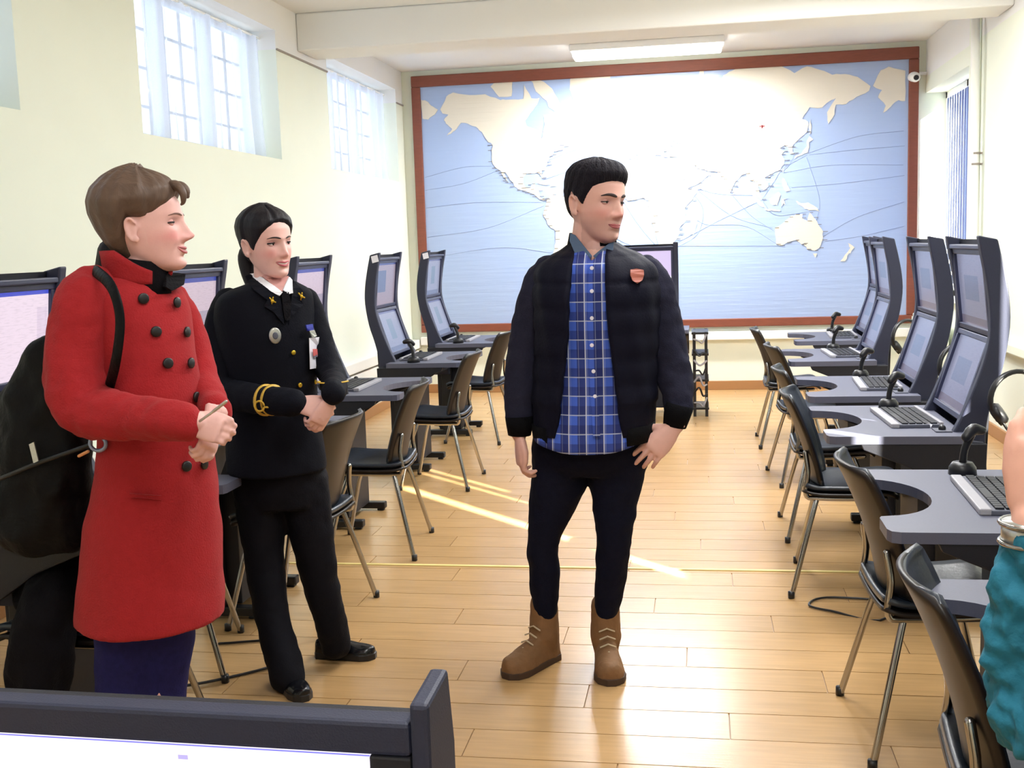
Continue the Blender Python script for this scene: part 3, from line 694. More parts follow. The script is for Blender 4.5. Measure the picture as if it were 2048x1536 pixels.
# local frame: +x to the right (0 where the rail meets the right cheek), +y away from the camera
t.location = (_B[0], _B[1], 0); t.rotation_euler = (0, 0, math.atan2(_d[1], _d[0]))
WS, PT = .62, .020
side = [(.0, ZR+.020), (.085, ZR+.026), (.10, ZR-.05), (.10, .72), (.02, .72), (.0, ZR-.1)]
for x in (0, -WS-PT): obj('side_panel', MB().prism(side, 'x', x, x+PT), 'console', t, bevel=.005)
obj('top_rail', MB().box(-WS, 0, 0, .032, ZR-.036, ZR), 'console', t, bevel=.005)
obj('back_shell', MB().box(-WS, 0, .04, .06, .72, ZR-.01), 'console_dark', t)
me = bpy.data.meshes.new('screen'); xa, xb = -WS+.02, -.044
me.from_pydata([(xa, .01, .75), (xb, .01, .75), (xb, .004, ZR-.037), (xa, .004, ZR-.037), (xa, .03, .75), (xb, .03, .75), (xb, .03, ZR-.037), (xa, .03, ZR-.037)], [], [(0, 1, 2, 3), (7, 6, 5, 4), (0, 4, 5, 1), (1, 5, 6, 2), (2, 6, 7, 3), (3, 7, 4, 0)])
uv = me.uv_layers.new(name='UVMap'); co = [(0, 0), (1, 0), (1, 1), (0, 1)]*2
for lp in me.loops: uv.data[lp.index].uv = co[lp.vertex_index]
link('screen', me, 'screen_white', t)
obj('bezel', MB().box(-.044, 0, 0, .03, .70, ZR-.036).box(-WS, -WS+.02, 0, .03, .70, ZR-.036).box(-WS, 0, 0, .03, .70, .75), 'console_dark', t, bevel=.003)
obj('desk_top', MB().box(-WS-.08, .08, -.45, .10, .67, .70), 'console_top', t, bevel=.004)
obj('pedestal', MB().box(-WS+.1, -.1, -.1, .08, .03, .67), 'console_dark', t, bevel=.006)
for x in (-WS+.12, -.2): obj('foot', MB().box(x, x+.05, -.35, .12, 0, .04), 'black_plastic', t, bevel=.006)

KG = 'keyboards on the right-hand desks'
k0 = make_keyboard('keyboard on the nearest right-hand desk beside the teal sleeve', KG); k0.location = (RX+.285, RY[0]+.16, .752)
kl = ['large-looking keyboard on the second right desk, grey front strip, by the watch', 'keyboard on the third right-hand desk from the camera', 'keyboard on the fourth right-hand desk', 'keyboard on the fifth right-hand desk', 'keyboard on the farthest right-hand desk']
for i in range(1, 6): dup(k0, (RX+RXO[i]+.285, RY[i]+.18, .752), .04*(-1)**i, kl[i-1])
for i in range(5):
    dup(k0, (LX-.285, LY[i]+.6, .752), PI, ['keyboard behind the black bag on the left', 'keyboard on the left desk behind the uniformed woman', 'keyboard on the left desk right of the uniformed woman', 'keyboard on the left desk below the first stickered console', 'keyboard on the left desk nearest the map'][i], 'keyboards on the left-hand desks')
HG = 'headsets hanging beside the right-hand monitors'
h0 = make_headset('black headset on the second right-hand console, behind the teal sleeve', HG); h0.location = (RX+.69, RY[1]+.03, .88)
for i, lb in ((2, 'big black headset hanging beside the tall third right-hand monitor'), (3, 'black headset hanging beside the fourth right-hand monitor'), (4, 'black headset beside the fifth right-hand monitor')):
    dup(h0, (RX+RXO[i]+.67, RY[i]+.03, .885), .15*i, lb)

# equipment rack next to the back console
t = thing('cable_rack', 'black open rack with tangled cables beside the back console', 'rack', (-.06, 9.5, 0))
for x in (0, .10):
    for y in (0, .35): obj('post', MB().box(x-.012, x+.012, y-.012, y+.012, 0, .72), 'black_plastic', t)
for z in (.06, .3, .52, .70): obj('shelf', MB().box(-.02, .12, -.02, .37, z, z+.018), 'black_plastic', t)
for k in range(7):
    z = .12+.09*k; obj('cable', MB().tube([(0, -.02, z), (.04, -.04, z+.05*math.sin(k)), (.07, -.03, z-.03), (.1, -.02, z+.04*math.cos(k*2))], .008, 6, sub=4), 'black_plastic' if k % 2 else 'grey_plastic', t, smooth=True)
tag(obj('paper_sheet', MB().add([(0, 0, 0), (.2, .02, 0), (.22, .3, .002), (.02, .28, 0), (0, 0, .004), (.2, .02, .004), (.22, .3, .006), (.02, .28, .004)], [(0, 3, 2, 1), (4, 5, 6, 7), (0, 1, 5, 4), (1, 2, 6, 5), (2, 3, 7, 6), (3, 0, 4, 7)]), 'paper'), 'white papers on a ledge behind the second right-hand console', 'paper')
bpy.data.objects['paper_sheet'].location = (1.16, 3.55, .76)
tag(obj('side_shelf', MB().box(1.13, 1.5, 2.9, 4.1, .728, .756).box(1.2, 1.24, 3.0, 3.04, 0, .73).box(1.4, 1.44, 3.96, 4.0, 0, .73).box(1.4, 1.44, 3.0, 3.04, 0, .73).box(1.2, 1.24, 3.96, 4.0, 0, .73), 'white_gloss', bevel=.004), 'low white shelf holding papers behind the right-hand consoles', 'shelf')

# ------------------------------------------------------------------ chairs
def sheet(prof, hw, curve, nv=14, nw=14, rnd=.5):
    "curved panel following a profile (x,z), half-width hw"
    P = cat(np.array(prof), 5); mb = MB(); n = len(P); vs = []; fs = []
    for i, (x, z) in enumerate(P):
        v = i/(n-1); e = max(0, 1-abs(2*v-1)**5)**.35 if rnd else 1
        wd = hw*(.80+.20*e)
        for j in range(nw+1):
            s = -1+2*j/nw; vs.append((x+curve*s*s, s*wd, z))
    for i in range(n-1):
        for j in range(nw):
            a = i*(nw+1)+j; fs.append((a, a+1, a+nw+2, a+nw+1))
    return mb.add(vs, fs)
def make_chair(label, group):
    t = thing('visitor_chair', label, 'chair', (0, 0, 0), 0, group)
    back = [(-.125, .46), (-.14, .54), (-.175, .66), (-.22, .77), (-.255, .84)]
    seat = [(-.15, .455), (-.08, .44), (.08, .442), (.19, .45), (.235, .43)]
    obj('backrest', sheet(back, .215, .05), 'chair_shell', t, smooth=True, solid=.012)
    obj('back_pad', sheet([(x+.016, z) for x, z in back], .207, .05), 'chair_pad', t, smooth=True, solid=.014, off=1)
    # seat is a sheet lying down
    sh = sheet(seat, .215, 0); sh.v = [(x, y, z-.02*(1-(y/.22)**2)) for x, y, z in sh.v]
    obj('seat', sh, 'chair_shell', t, smooth=True, solid=.012)
    sp = sheet([(x, z+.012) for x, z in seat], .205, 0); sp.v = [(x, y, z-.02*(1-(y/.22)**2)) for x, y, z in sp.v]
    obj('seat_pad', sp, 'chair_pad', t, smooth=True, solid=.018, off=1)
    for s in (-1, 1):
        obj('leg', MB().tube([(-.09, s*.17, .415), (-.12, s*.2, .30), (-.19, s*.26, .012)], .011, 8), 'chrome', t, smooth=True)
        obj('leg', MB().tube([(.13, s*.17, .415), (.17, s*.2, .30), (.24, s*.24, .012)], .011, 8), 'chrome', t, smooth=True)
        obj('side_rail', MB().tube([(.18, s*.17, .415), (-.08, s*.175, .41), (-.135, s*.18, .425), (-.128, s*.178, .52), (-.138, s*.165, .60)], .011, 8, sub=4), 'chrome', t, smooth=True)
        for x in (-.192, .242): obj('foot_cap', MB().tube([(x, s*(.262 if x < 0 else .242), 0.002), (x, s*(.262 if x < 0 else .242), .03)], .014, 8, round_=False), 'black_plastic', t, smooth=True)
    obj('cross_rail', MB().tube([(.13, -.17, .412), (.13, .17, .412)], .01, 8).tube([(-.09, -.17, .412), (-.09, .17, .412)], .01, 8), 'chrome', t, smooth=True)
    return t
CG, CL = 'chairs along the right-hand consoles', 'chairs along the left-hand consoles'
c0 = make_chair('big nearest chair at the bottom right, back to the aisle', CG); c0.location = (.63, 2.22, 0); c0.rotation_euler = (0, 0, -.08)
for (x, y, a, lb) in ((.64, 3.37, .05, 'second chair from the camera on the right, brown shell edge-on'), (.58, 4.86, -.12, 'third right-hand chair, dark seat with chrome rim showing'),
                      (.60, 5.75, .0, 'fourth right-hand chair from the camera'), (.63, 7.0, .1, 'fifth right-hand chair, partly behind the fourth'), (.60, 8.25, .0, 'farthest right-hand chair, standing out into the aisle')):
    dup(c0, (x, y, 0), a, lb)
for (x, y, a, lb) in ((-1.78, 2.98, PI, 'chair under the leftmost desk, dark coats heaped on its seat'), (-1.93, 3.74, PI+.3, 'chair in the gap between the two leftmost consoles'), (-1.62, 4.28, PI-.1, 'left-hand chair right behind the uniformed woman\'s hands'), (-1.59, 5.33, PI+.08, 'left-hand chair with tall brown back, chrome rail catching sun'),
                      (-1.62, 6.85, PI, 'second left-hand chair from the map'), (-1.68, 8.45, PI-.1, 'left-hand chair nearest the map, dark back beside the man')):
    dup(c0, (x, y, 0), a, lb, CL)
dup(c0, (.86, 1.12, 0), PI/2, 'chair under the person in the teal top', CG)
# loose power cables on the floor
for P, lb in (([(.75, 4.3, .3), (.7, 4.35, .02), (.5, 4.45, .008), (.42, 4.52, .008), (.5, 4.62, .008), (.75, 4.6, .008)], 'black cable looping on the floor below the second right-hand desk'),
              ([(-1.9, 3.4, .02), (-1.7, 3.55, .008), (-1.52, 3.75, .008), (-1.6, 3.95, .008), (-1.85, 3.9, .008)], 'black cable looping on the floor between the two women')):
    tag(obj('floor_cable', MB().tube(P, .005, 6, sub=6), 'black_plastic', smooth=True), lb, 'cable')

# ------------------------------------------------------------------ people
def fuse(name, mb, m, parent, voxel=.006, smooth=4, disp=0, dscale=.12, kind=None):
    "join overlapping closed shapes into one continuous skin"
    me = bpy.data.meshes.new('tmp'); me.from_pydata(mb.v, [], mb.f)
    b = bmesh.new(); b.from_mesh(me); bmesh.ops.recalc_face_normals(b, faces=b.faces); b.to_mesh(me); b.free()
    o = bpy.data.objects.new('tmp', me); COL.objects.link(o)
    r = o.modifiers.new('r', 'REMESH'); r.mode = 'VOXEL'; r.voxel_size = voxel; r.use_smooth_shade = True
    if smooth:
        s = o.modifiers.new('s', 'SMOOTH'); s.factor = .5; s.iterations = smooth
    if disp:
        tx = bpy.data.textures.new('folds', 'CLOUDS'); tx.noise_scale = dscale; tx.noise_depth = 1
        d = o.modifiers.new('d', 'DISPLACE'); d.texture = tx; d.strength = disp; d.mid_level = .5; d.texture_coords = 'GLOBAL'
    dg = bpy.context.evaluated_depsgraph_get()
    out = bpy.data.meshes.new_from_object(o.evaluated_get(dg)); out.name = name
    bpy.data.objects.remove(o); out.materials.clear()
    q = link(name, out, m, parent, smooth=True)
    if parent is not None: q.location = -parent.location
    return q
def wobj(name, mb, m, parent, **k):   # built in room coordinates, parented to the person
    o = obj(name, mb, m, parent, **k); o.location = -parent.location; return o

class Torso:
    "stack of oval rings: rows (px, py, Y, half-width px, depth ratio), yaw = way it faces"
    def __init__(s, rows, yaw, n=2.3, sub=6):
        A = []
        for px, py, Y, hw, k in rows:
            c = at(px, py, Y); h = hw*Y/FPX
            # half-width seen = sqrt((a cos)^2+(a k sin)^2)
            ap = yaw-math.atan2(-c[0], c[1]); a = h/math.sqrt(math.cos(ap)**2+(k*math.sin(ap))**2)
            A.append([*c, a, a*k])
        s.A = cat(np.array(A), sub); s.yaw = yaw; s.n = n
        s.f = np.array([math.sin(yaw), -math.cos(yaw), 0]); s.l = np.array([math.cos(yaw), math.sin(yaw), 0])
    def pt(s, i, ph, off=0):
        r = s.A[i]; c, q = math.cos(ph), math.sin(ph); e = 2/s.n
        return r[:3]+s.f*(r[4]+off)*abs(c)**e*np.sign(c)+s.l*(r[3]+off)*abs(q)**e*np.sign(q)
    def mb(s, m=40, off=0, i0=0, i1=None):
        R = [[s.pt(i, p, off) for p in np.linspace(0, 2*PI, m, endpoint=False)] for i in range(i0, i1 or len(s.A))]
        return MB().rings(R)
    def stick(s, px, py, off=.004):
        "surface point under a pixel (on the side towards the camera)"
        if not hasattr(s, 'G'):
            s.ph = np.linspace(-2.2, 2.2, 140)
            s.G = np.array([[s.pt(i, p) for p in s.ph] for i in range(len(s.A))])
            G2 = np.array([[s.pt(i, p, .01) for p in s.ph] for i in range(len(s.A))]); s.N = G2-s.G; s.N /= np.linalg.norm(s.N, axis=2)[..., None]
            s.front = (s.N*(CAMP-s.G)).sum(2) > 0
        q = proj(s.G); d = (q[..., 0]-px)**2+(q[..., 1]-py)**2+(~s.front)*1e6
        i, j = np.unravel_index(np.argmin(d), d.shape)
        # refine along the sight line at that depth
        p = at(px, py, s.G[i, j][1]) if d[i, j] < 600 else s.G[i, j]
        return p+s.N[i, j]*off, s.N[i, j]
    def patch(s, poly, off=.004, th=.003, dens=3):
        "thin piece lying on the surface, outline given in pixels"
        P = []
        for k, a in enumerate(poly):
            b = poly[(k+1) % len(poly)]
            for t in range(dens): P.append((a[0]+(b[0]-a[0])*t/dens, a[1]+(b[1]-a[1])*t/dens))
        c = (sum(p[0] for p in poly)/len(poly), sum(p[1] for p in poly)/len(poly))
        o, i_ = [], []
        for p in P:
            q, nn = s.stick(*p, off); o.append(q+nn*th); i_.append(q)
        qc, nn = s.stick(*c, off); n = len(P); mb = MB()
        tri = tessellate_polygon([[Vector((p[0], p[1], 0)) for p in P]])
        fs = [tuple(t) for t in tri]+[tuple(i+n for i in reversed(t)) for t in tri]+[(i, (i+1) % n, (i+1) % n+n, i+n) for i in range(n)]
        return mb.add(o+i_, fs)

# head ---------------------------------------------------------------
HZ = np.array([-.118, -.113, -.104, -.09, -.075, -.055, -.03, 0, .03, .055, .08, .1, .112, .118])
HW = np.array([.006, .024, .037, .047, .0545, .061, .067, .071, .0745, .0745, .066, .049, .029, .006])
HF = np.array([.070, .083, .0885, .0895, .089, .0905, .0915, .0925, .0945, .091, .077, .053, .024, .004])
HB = np.array([.05, .02, -.005, -.03, -.05, -.066, -.084, -.098, -.105, -.103, -.09, -.066, -.04, -.012])
_zz = np.linspace(-.118, .118, 119)
def _sm(v):
    y = np.interp(_zz, HZ, v); k = np.array([1, 2, 3, 2, 1.])/9; yy = np.convolve(np.pad(y, 2, 'edge'), k, 'valid'); return yy
_W, _F, _B = _sm(HW), _sm(HF), _sm(HB)
def g(x, c, s): return math.exp(-((x-c)/s)**2)
def skull(z, t, off=0, fem=0):
    w_, f_, b_ = np.interp(z, _zz, _W), np.interp(z, _zz, _F), np.interp(z, _zz, _B)
    if fem: w_ *= 1-.05*max(0, -z/.1)
    yc = b_+(f_-b_)*.46; c, q = math.cos(t), math.sin(t)
    x = max(.0005, w_+off)*abs(q)**.92*np.sign(q)
    y = yc+(max(.0005, f_-yc+off)*abs(c)**.86 if c > 0 else -max(.0005, yc-b_+off)*abs(c)**.95)
    return x, y
def face(z, t, P):
    x, y = skull(z, t, 0, P.get('fem', 0))
    if math.cos(t) > 0:
        fr = min(1, math.cos(t)*2.2); d = 0; ns = P.get('nose', 1)
        prof = np.interp(z, [-.05, -.044, -.038, -.031, -.02, 0, .014, .026], [0, .010, .024, .0275, .0205, .0105, .004, 0])*ns
        d += prof*g(x, 0, np.interp(z, [-.04, -.02, .01], [.0125, .0095, .0085]))
        for s in (-1, 1):
            d += .009*g(x, s*.0135, .0065)*g(z, -.037, .0075)*ns
            d -= .0105*g(x, s*.032, .0155)*g(z, .003, .0115)
            d += .0045*g(x, s*.046, .018)*g(z, -.024, .017)
            d += P.get('smile', 0)*.006*g(x, s*.036, .013)*g(z, -.043, .014)
            d -= P.get('smile', 0)*.003*g(x, s*.029, .005)*g(z, -.058, .014)
            d -= .004*g(x, s*.05, .012)*g(z, -.075, .02)
        d += .004*g(z, .021, .008)*g(x, 0, .042)
        d += .0055*g(z, -.061, .0055)*g(x, 0, .021)+.0065*g(z, -.0725, .0055)*g(x, 0, .018)-.004*g(z, -.084, .006)*g(x, 0, .022)
        d += .007*g(z, -.101, .012)*g(x, 0, .019)
        y += d*fr
    return x, y
def head_mb(P):
    R = []
    for z in np.concatenate([np.linspace(-.1178, -.09, 12), np.linspace(-.087, .03, 48), np.linspace(.035, .1178, 26)]):
        R.append([(*face(z, t, P), z) for t in np.linspace(0, 2*PI, 120, endpoint=False)])
    mb = MB().rings(R)
    for s in (-1, 1):   # ears: rim, lobe, bowl
        c = np.array([s*.073, -.012, -.006])
        rim = [c+np.array([s*.010+s*.004*math.sin(a), -.014*math.cos(a)-.004*math.sin(a), .028*math.sin(a)+(-.004)]) for a in np.linspace(-1.9, 2.6, 16)]
        mb.tube(rim, [.0045]*14+[.004, .003], 8)
        mb.ball(c+np.array([s*.003, 0, 0]), (.006, .014, .026), 10, 8); mb.ball(c+np.array([s*.006, .008, -.028]), (.006, .008, .010), 10, 8)
    mb.tube([(0, -.012, -.02), (0, -.014, -.07), (0, -.02, -.13), (0, -.03, -.19)], [.052, .05*P.get('neck', 1), .05*P.get('neck', 1), .058*P.get('neck', 1)], 20)
    return mb
def frame(yaw, pitch=0, roll=0, loc=(0, 0, 0), sc=1):
    s, c = math.sin(yaw), math.cos(yaw)
    R = Matrix(((-c, s, 0), (-s, -c, 0), (0, 0, 1)))
    R = R @ Matrix.Rotation(pitch, 3, 'X') @ Matrix.Rotation(roll, 3, 'Y')
    return Matrix.Translation(loc) @ (R*sc).to_4x4()
def xf(mb, M):
    A = np.array(mb.v); Mn = np.array(M); A = A @ Mn[:3, :3].T+Mn[:3, 3]; r = MB(); r.v = [tuple(a) for a in A]; r.f = list(mb.f); return r
def fy(x, z, P):
    "front surface y at (x,z) of the face"
    ts = np.linspace(-1.4, 1.4, 200); q = [face(z, t, P) for t in ts]
    k = min(range(200), key=lambda i: abs(q[i][0]-x)); return q[k][1]
def hair_mb(fn, P):
    R = []
    for z in np.sin(np.linspace(-PI/2, PI/2, 96))*.1178:
        ring = []
        for t in np.linspace(0, 2*PI, 120, endpoint=False):
            off = fn(z, (t+PI) % (2*PI)-PI); x, y = skull(z, t)
            n = np.array([x/.075**2, (y+.01)/.1**2, z/.118**2]); n /= np.linalg.norm(n)+1e-9
            ring.append(np.array([x, y, z])+n*off)
        R.append(ring)
    return MB().rings(R)
def sstep(a, b, x): x = min(1, max(0, (x-a)/(b-a))); return x*x*(3-2*x)

def add_face(root, M, P, skin):
    "eyes, lids, brows, lips, teeth as children in room coordinates"
    for s in (-1, 1):
        ex, ez = s*.0315, .003; ey = fy(ex, ez, P)-.0075
        gx, gz = P.get('gaze', (0, 0))
        e = wobj('eye', xf(MB().ball((ex, ey, ez), .0122, 20, 14), M), 'eye_white', root, smooth=True)
        dv = np.array([gx, 1, gz], float); dv /= np.linalg.norm(dv)
        ir = obj('iris', xf(MB().disc(np.array([ex, ey, ez])+dv*.0105, dv, .0058, .0024, 16), M), 'iris', e, smooth=True)
        op = P.get('open', 1.0)
        for nm, lo, hi in (('upper_eyelid', .16*op+.02, 1.5), ('lower_eyelid', -1.5, -.30*op)):
            R = []
            for el in np.linspace(lo, hi, 8):
                R.append([(ex+.0136*math.cos(el)*math.sin(a)*1.12, ey+.0136*math.cos(el)*math.cos(a), ez+.0136*math.sin(el)+(-.002*a*a*.5 if nm[0] == 'u' else .0025*a*a*.6)) for a in np.linspace(-1.45, 1.45, 18)])
            wobj(nm, xf(MB().rings(R, closed=False, cap=False), M), skin, root, smooth=True, solid=.001)
        lo = .16*op+.0
        wobj('eyelashes', xf(MB().tube([(ex+.0142*math.cos(lo)*math.sin(a)*1.12, ey+.0142*math.cos(lo)*math.cos(a), ez+.0142*math.sin(lo)-.001*a*a) for a in np.linspace(-1.35, 1.35, 14)], P.get('lash', .0012), 6), M), 'lash', root, smooth=True)
        bw = [(s*(.012+.038*u), 0, .0205+.006*math.sin(u*2.4)-.004*u*u) for u in np.linspace(0, 1, 9)]
        bw = [(x, fy(x, z, P)+.0012, z) for x, _, z in bw]
        wobj('eyebrow', xf(MB().tube(bw, np.array([.0024, .0034, .0036, .0034, .003, .0028, .0022, .0016, .001])*P.get('brow', 1), 8, flat=.5, nrm=(0, 1, 0)), M), P.get('browmat', 'brow'), root, smooth=True)
    sm = P.get('smile', 0); hw = .022+.006*sm; gp = P.get('gap', 0)
    for nm, zc, th, sg in (('upper_lip', -.0635+gp/2, .0032, 1), ('lower_lip', -.0705-gp/2, .0040, -1)):
        L = []; r = []
        for u in np.linspace(-1, 1, 17):
            z = zc+sg*-.0*u+(.007*sm+.001)*u*u-(sg*(gp/2+.0025)*u*u)-(.0012*g(u, 0, .2) if sg > 0 else 0); x = hw*u
            L.append((x, fy(x, z, P)+.0005, z)); r.append(th*(1-abs(u)**2.5)*.95+.0004)
        wobj(nm, xf(MB().tube(L, r, 10, flat=.8, nrm=(0, 1, 0)), M), P.get('lipmat', 'lip'), root, smooth=True)
    if gp:
        L = [(hw*.8*u, fy(hw*.8*u, -.067, P)-.0015, -.067+.006*sm*u*u) for u in np.linspace(-1, 1, 11)]
        wobj('teeth', xf(MB().tube(L, [gp*.2]+[gp*.75]*9+[gp*.2], 8, flat=.6, nrm=(0, 1, 0)), M), 'tooth', root, smooth=True)
    else:
        L = [(hw*u, fy(hw*u, -.067, P)+.0016, -.067+(.007*sm+.001)*u*u) for u in np.linspace(-1, 1, 11)]
        wobj('mouth_line', xf(MB().tube(L, .0007, 6), M), 'lash', root, smooth=True)

def tint(o, M, base, P):
    "complexion stored per vertex: lips, cheeks, ears, stubble are the colour of the person"
    me = o.data; n = len(me.vertices); co = np.empty(n*3); me.vertices.foreach_get('co', co); co = co.reshape(-1, 3)
    Mi = np.array(M.inverted()); L = co @ Mi[:3, :3].T+Mi[:3, 3]
    c = np.tile(np.array(lin(base)), (n, 1)); x, y, z = L.T
    def blend(w_, rgb):
        nonlocal c
        w_ = np.clip(w_, 0, 1)[:, None]; c = c*(1-w_)+np.array(lin(rgb))*w_
    inh = (np.abs(x) < .1) & (np.abs(z) < .14) & (y > -.12)
    fr = inh & (y > .02)
    blush = sum(np.exp(-((x-s*.042)/.02)**2-((z+.03)/.018)**2) for s in (-1, 1))
    blend(blush*.45*fr*P.get('blush', 1), (222, 120, 120))
    blend(np.exp(-(x/.015)**2-((z+.034)/.012)**2)*.35*fr, (220, 120, 122))
    blend(sum(np.exp(-((x-s*.032)/.017)**2-((z-.004)/.010)**2) for s in (-1, 1))*P.get('eyeshade', .35)*fr, (150, 90, 96))
    if P.get('stubble'):
        w_ = 1/(1+np.exp((z+.048)/.009)); w_ *= (y > .0)*inh*(z > -.16)
        blend(w_*P['stubble'], (140, 100, 100))
    at_ = me.color_attributes.new('tint', 'FLOAT_COLOR', 'POINT'); buf = np.ones((n, 4)); buf[:, :3] = c; at_.data.foreach_set('color', buf.ravel())

# hand ---------------------------------------------------------------
def hand(mb, wrist, fwd, back, sc=1, curl=(.35, .4, .45, .5), thumb=(.55, .6), flip=1, spread=.06):
    f = np.array(fwd, float); f /= np.linalg.norm(f); b = np.array(back, float); b -= f*np.dot(b, f); b /= np.linalg.norm(b)
    s = np.cross(f, b)*flip   # thumb side
    W = np.array(wrist, float)
    prof = [(-.03, .027, .019), (0, .027, .018), (.03, .036, .0175), (.06, .041, .0155), (.09, .040, .012), (.1, .036, .009)]
    R = [[W+f*d*sc+s*a*sc*math.cos(t)+b*h*sc*math.sin(t) for t in np.linspace(0, 2*PI, 16, endpoint=False)] for d, a, h in prof]
    mb.rings(R)
    for k, (o_, L, r) in enumerate(((.029, .070, .0088), (.010, .078, .0090), (-.010, .073, .0086), (-.028, .058, .0078))):
        p = W+f*.082*sc+s*o_*sc; a = curl[k]*.5; d0 = f+s*spread*(1.2-k*.8); d0 /= np.linalg.norm(d0)
        pts = [p]
        for q, seg in enumerate((.46, .30, .24)):
            d = d0*math.cos(a)-b*math.sin(a); p = p+d*L*seg*sc*(1.15 if q == 0 else 1); pts.append(p); a += curl[k]*1.1
        mb.tube(pts, np.array([r*1.08, r, r*.92, r*.8])*sc, 10)
    a0, bend = thumb
    p = W+f*.018*sc+s*.022*sc-b*.004*sc; pts = [p]; a = a0
    for L, in ((.040,), (.032,), (.026,)):
        d = f*math.cos(a)+s*math.sin(a)*.85-b*.35*math.sin(a); d /= np.linalg.norm(d); p = p+d*L*sc; pts.append(p); a -= bend*.5
    mb.tube(pts, np.array([.0135, .0125, .0105, .0085])*sc, 10)
    return mb
def Pt(*a): return at(*a)
def R_(px, Y): return px*Y/FPX

# ---- the man -------------------------------------------------------
man = thing('person', 'person in dark quilted jacket over a blue plaid shirt, standing, looking right', 'person', tuple(at(1145, 1330, 3.8)*np.array([1, 1, 0])))
YM = 3.82
MP = dict(smile=.45, stubble=.35, brow=1.35, gaze=(-.25, 0), open=.75, nose=1.05, neck=1.12, blush=.8, lipmat='lip_pale', eyeshade=.45)
MH = frame(math.radians(49), math.radians(-4), math.radians(-3), tuple(at(1192, 406, YM)), 1.11)
b = xf(head_mb(MP), MH)
b.tube([at(1190, 470, YM+.02), at(1190, 520, YM+.02), at(1190, 600, YM), at(1188, 860, YM), at(1188, 900, YM)], [.06, .09, .10, .11, .10], 16)
armL = [(1078, 560), (1052, 690), (1040, 800), (1038, 868)]; armR = [(1312, 565), (1340, 700), (1356, 790), (1350, 850)]
aY = [YM+.02, YM+.02, YM-.03, YM-.06]
for arm in (armL, armR):
    b.tube([at(*p, y) for p, y in zip(arm, aY)], [.045, .038, .032, .027], 14, sub=3)
hand(b, at(1040, 872, YM-.06), (-.02, -.1, -1), (-1, -.35, 0), 1.02, curl=(.75, .6, .7, .8), thumb=(.5, .9), flip=-1)
hand(b, at(1346, 856, YM-.07), (-.66, -.22, -.70), (.1, -1, .3), 1.08, curl=(.22, .25, .32, .4), thumb=(.95, .3), flip=1, spread=.10)
for leg in ([(1128, 880), (1112, 970), (1088, 1070), (1089, 1150), (1091, 1230), (1091, 1300)], [(1238, 880), (1234, 970), (1229, 1070), (1224, 1150), (1213, 1230), (1213, 1300)]):
    b.tube([at(*p, YM+.015) for p in leg], [.05, .045, .036, .034, .028, .024], 14, sub=3)
body = fuse('body', b, 'skin', man, voxel=.0036, smooth=2); tint(body, MH, (222, 172, 158), MP)
add_face(man, MH, MP, 'skin_lid') if 'skin_lid' in MATS else None
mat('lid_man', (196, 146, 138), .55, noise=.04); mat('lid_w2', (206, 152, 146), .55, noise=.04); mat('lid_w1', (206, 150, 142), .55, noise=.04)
add_face(man, MH, MP, 'lid_man')
def hman(z, t):
    a = abs(t)
    lo = np.interp(a, [0, .35, .7, 1.0, 1.2, 1.38, 1.55, 1.8, 2.1, 3.2], [.066, .064, .056, .045, .018, -.012, .006, .03, -.03, -.07])
    k = sstep(lo-.010, lo+.008, z)
    th = .003+.004*sstep(lo, lo+.02, z)+.015*sstep(.04, .10, z)-.002*sstep(.10, .118, z)+.008*sstep(.06, .095, z)*(1-sstep(.1, .118, z))*(a < 1.4)*max(0, math.cos(a))
    return -.014+k*(th+.014)+.0012*math.sin(t*23+z*90)*k
wobj('hair', xf(hair_mb(hman, MP), MH), 'hair_man', man, smooth=True)
# trousers
tr = MB()
tr.rings([[at(c, y, YM)+np.array([math.cos(t)*R_(hw, YM), math.sin(t)*dd, 0]) for t in np.linspace(0, 2*PI, 28, endpoint=False)] for c, y, hw, dd in ((1187, 800, 112, .12), (1186, 850, 118, .13), (1182, 890, 122, .135), (1180, 925, 120, .125), (1180, 945, 100, .1))])
tr.tube([at(1124, 900, YM), at(1115, 970, YM), at(1088, 1070, YM-.01), at(1089, 1150, YM), at(1091, 1222, YM+.01)], [.100, .097, .060, .055, .046], 20, sub=4)
tr.tube([at(1240, 900, YM), at(1232, 970, YM), at(1228, 1070, YM-.02), at(1222, 1150, YM-.01), at(1212, 1222, YM+.01)], [.105, .090, .064, .056, .046], 20, sub=4)
fuse('trousers', tr, 'denim_dark', man, .008, 3, disp=.012, dscale=.06)
# shirt
sh = Torso([(1186, 492, YM+.01, 38, .9), (1188, 515, YM, 82, .8), (1190, 545, YM, 104, .85), (1192, 640, YM, 108, .92), (1190, 760, YM, 108, .95), (1186, 840, YM-.01, 114, 1.0), (1184, 878, YM-.01, 119, 1.0)], 0)
Rr = []; _v = at(1186, 526, YM-.08); xV, zV = _v[0], _v[2]
for i in range(len(sh.A)):
    v = i/(len(sh.A)-1)
    ring = []
    for p in np.linspace(0, 2*PI, 72, endpoint=False):
        q = sh.pt(i, p); q = q+np.array([0, -.004*math.sin(p*9+v*4)*v, (-.018*v**8*math.cos(p*2.0) if math.cos(p) > 0 else 0)])
        if math.cos(p) > 0: q = q.copy(); q[2] = min(q[2], zV+1.5*abs(q[0]-xV))
        ring.append(q)
    Rr.append(ring)
so = wobj('shirt', MB().rings(Rr, cap=False), 'plaid', man, smooth=True, solid=.004)
pk = sh.patch([(1178, 530), (1192, 530), (1190, 640), (1194, 760), (1200, 872), (1186, 872), (1180, 760), (1176, 640)], .006, .002, 5)
wobj('button_placket', pk, 'plaid', man)
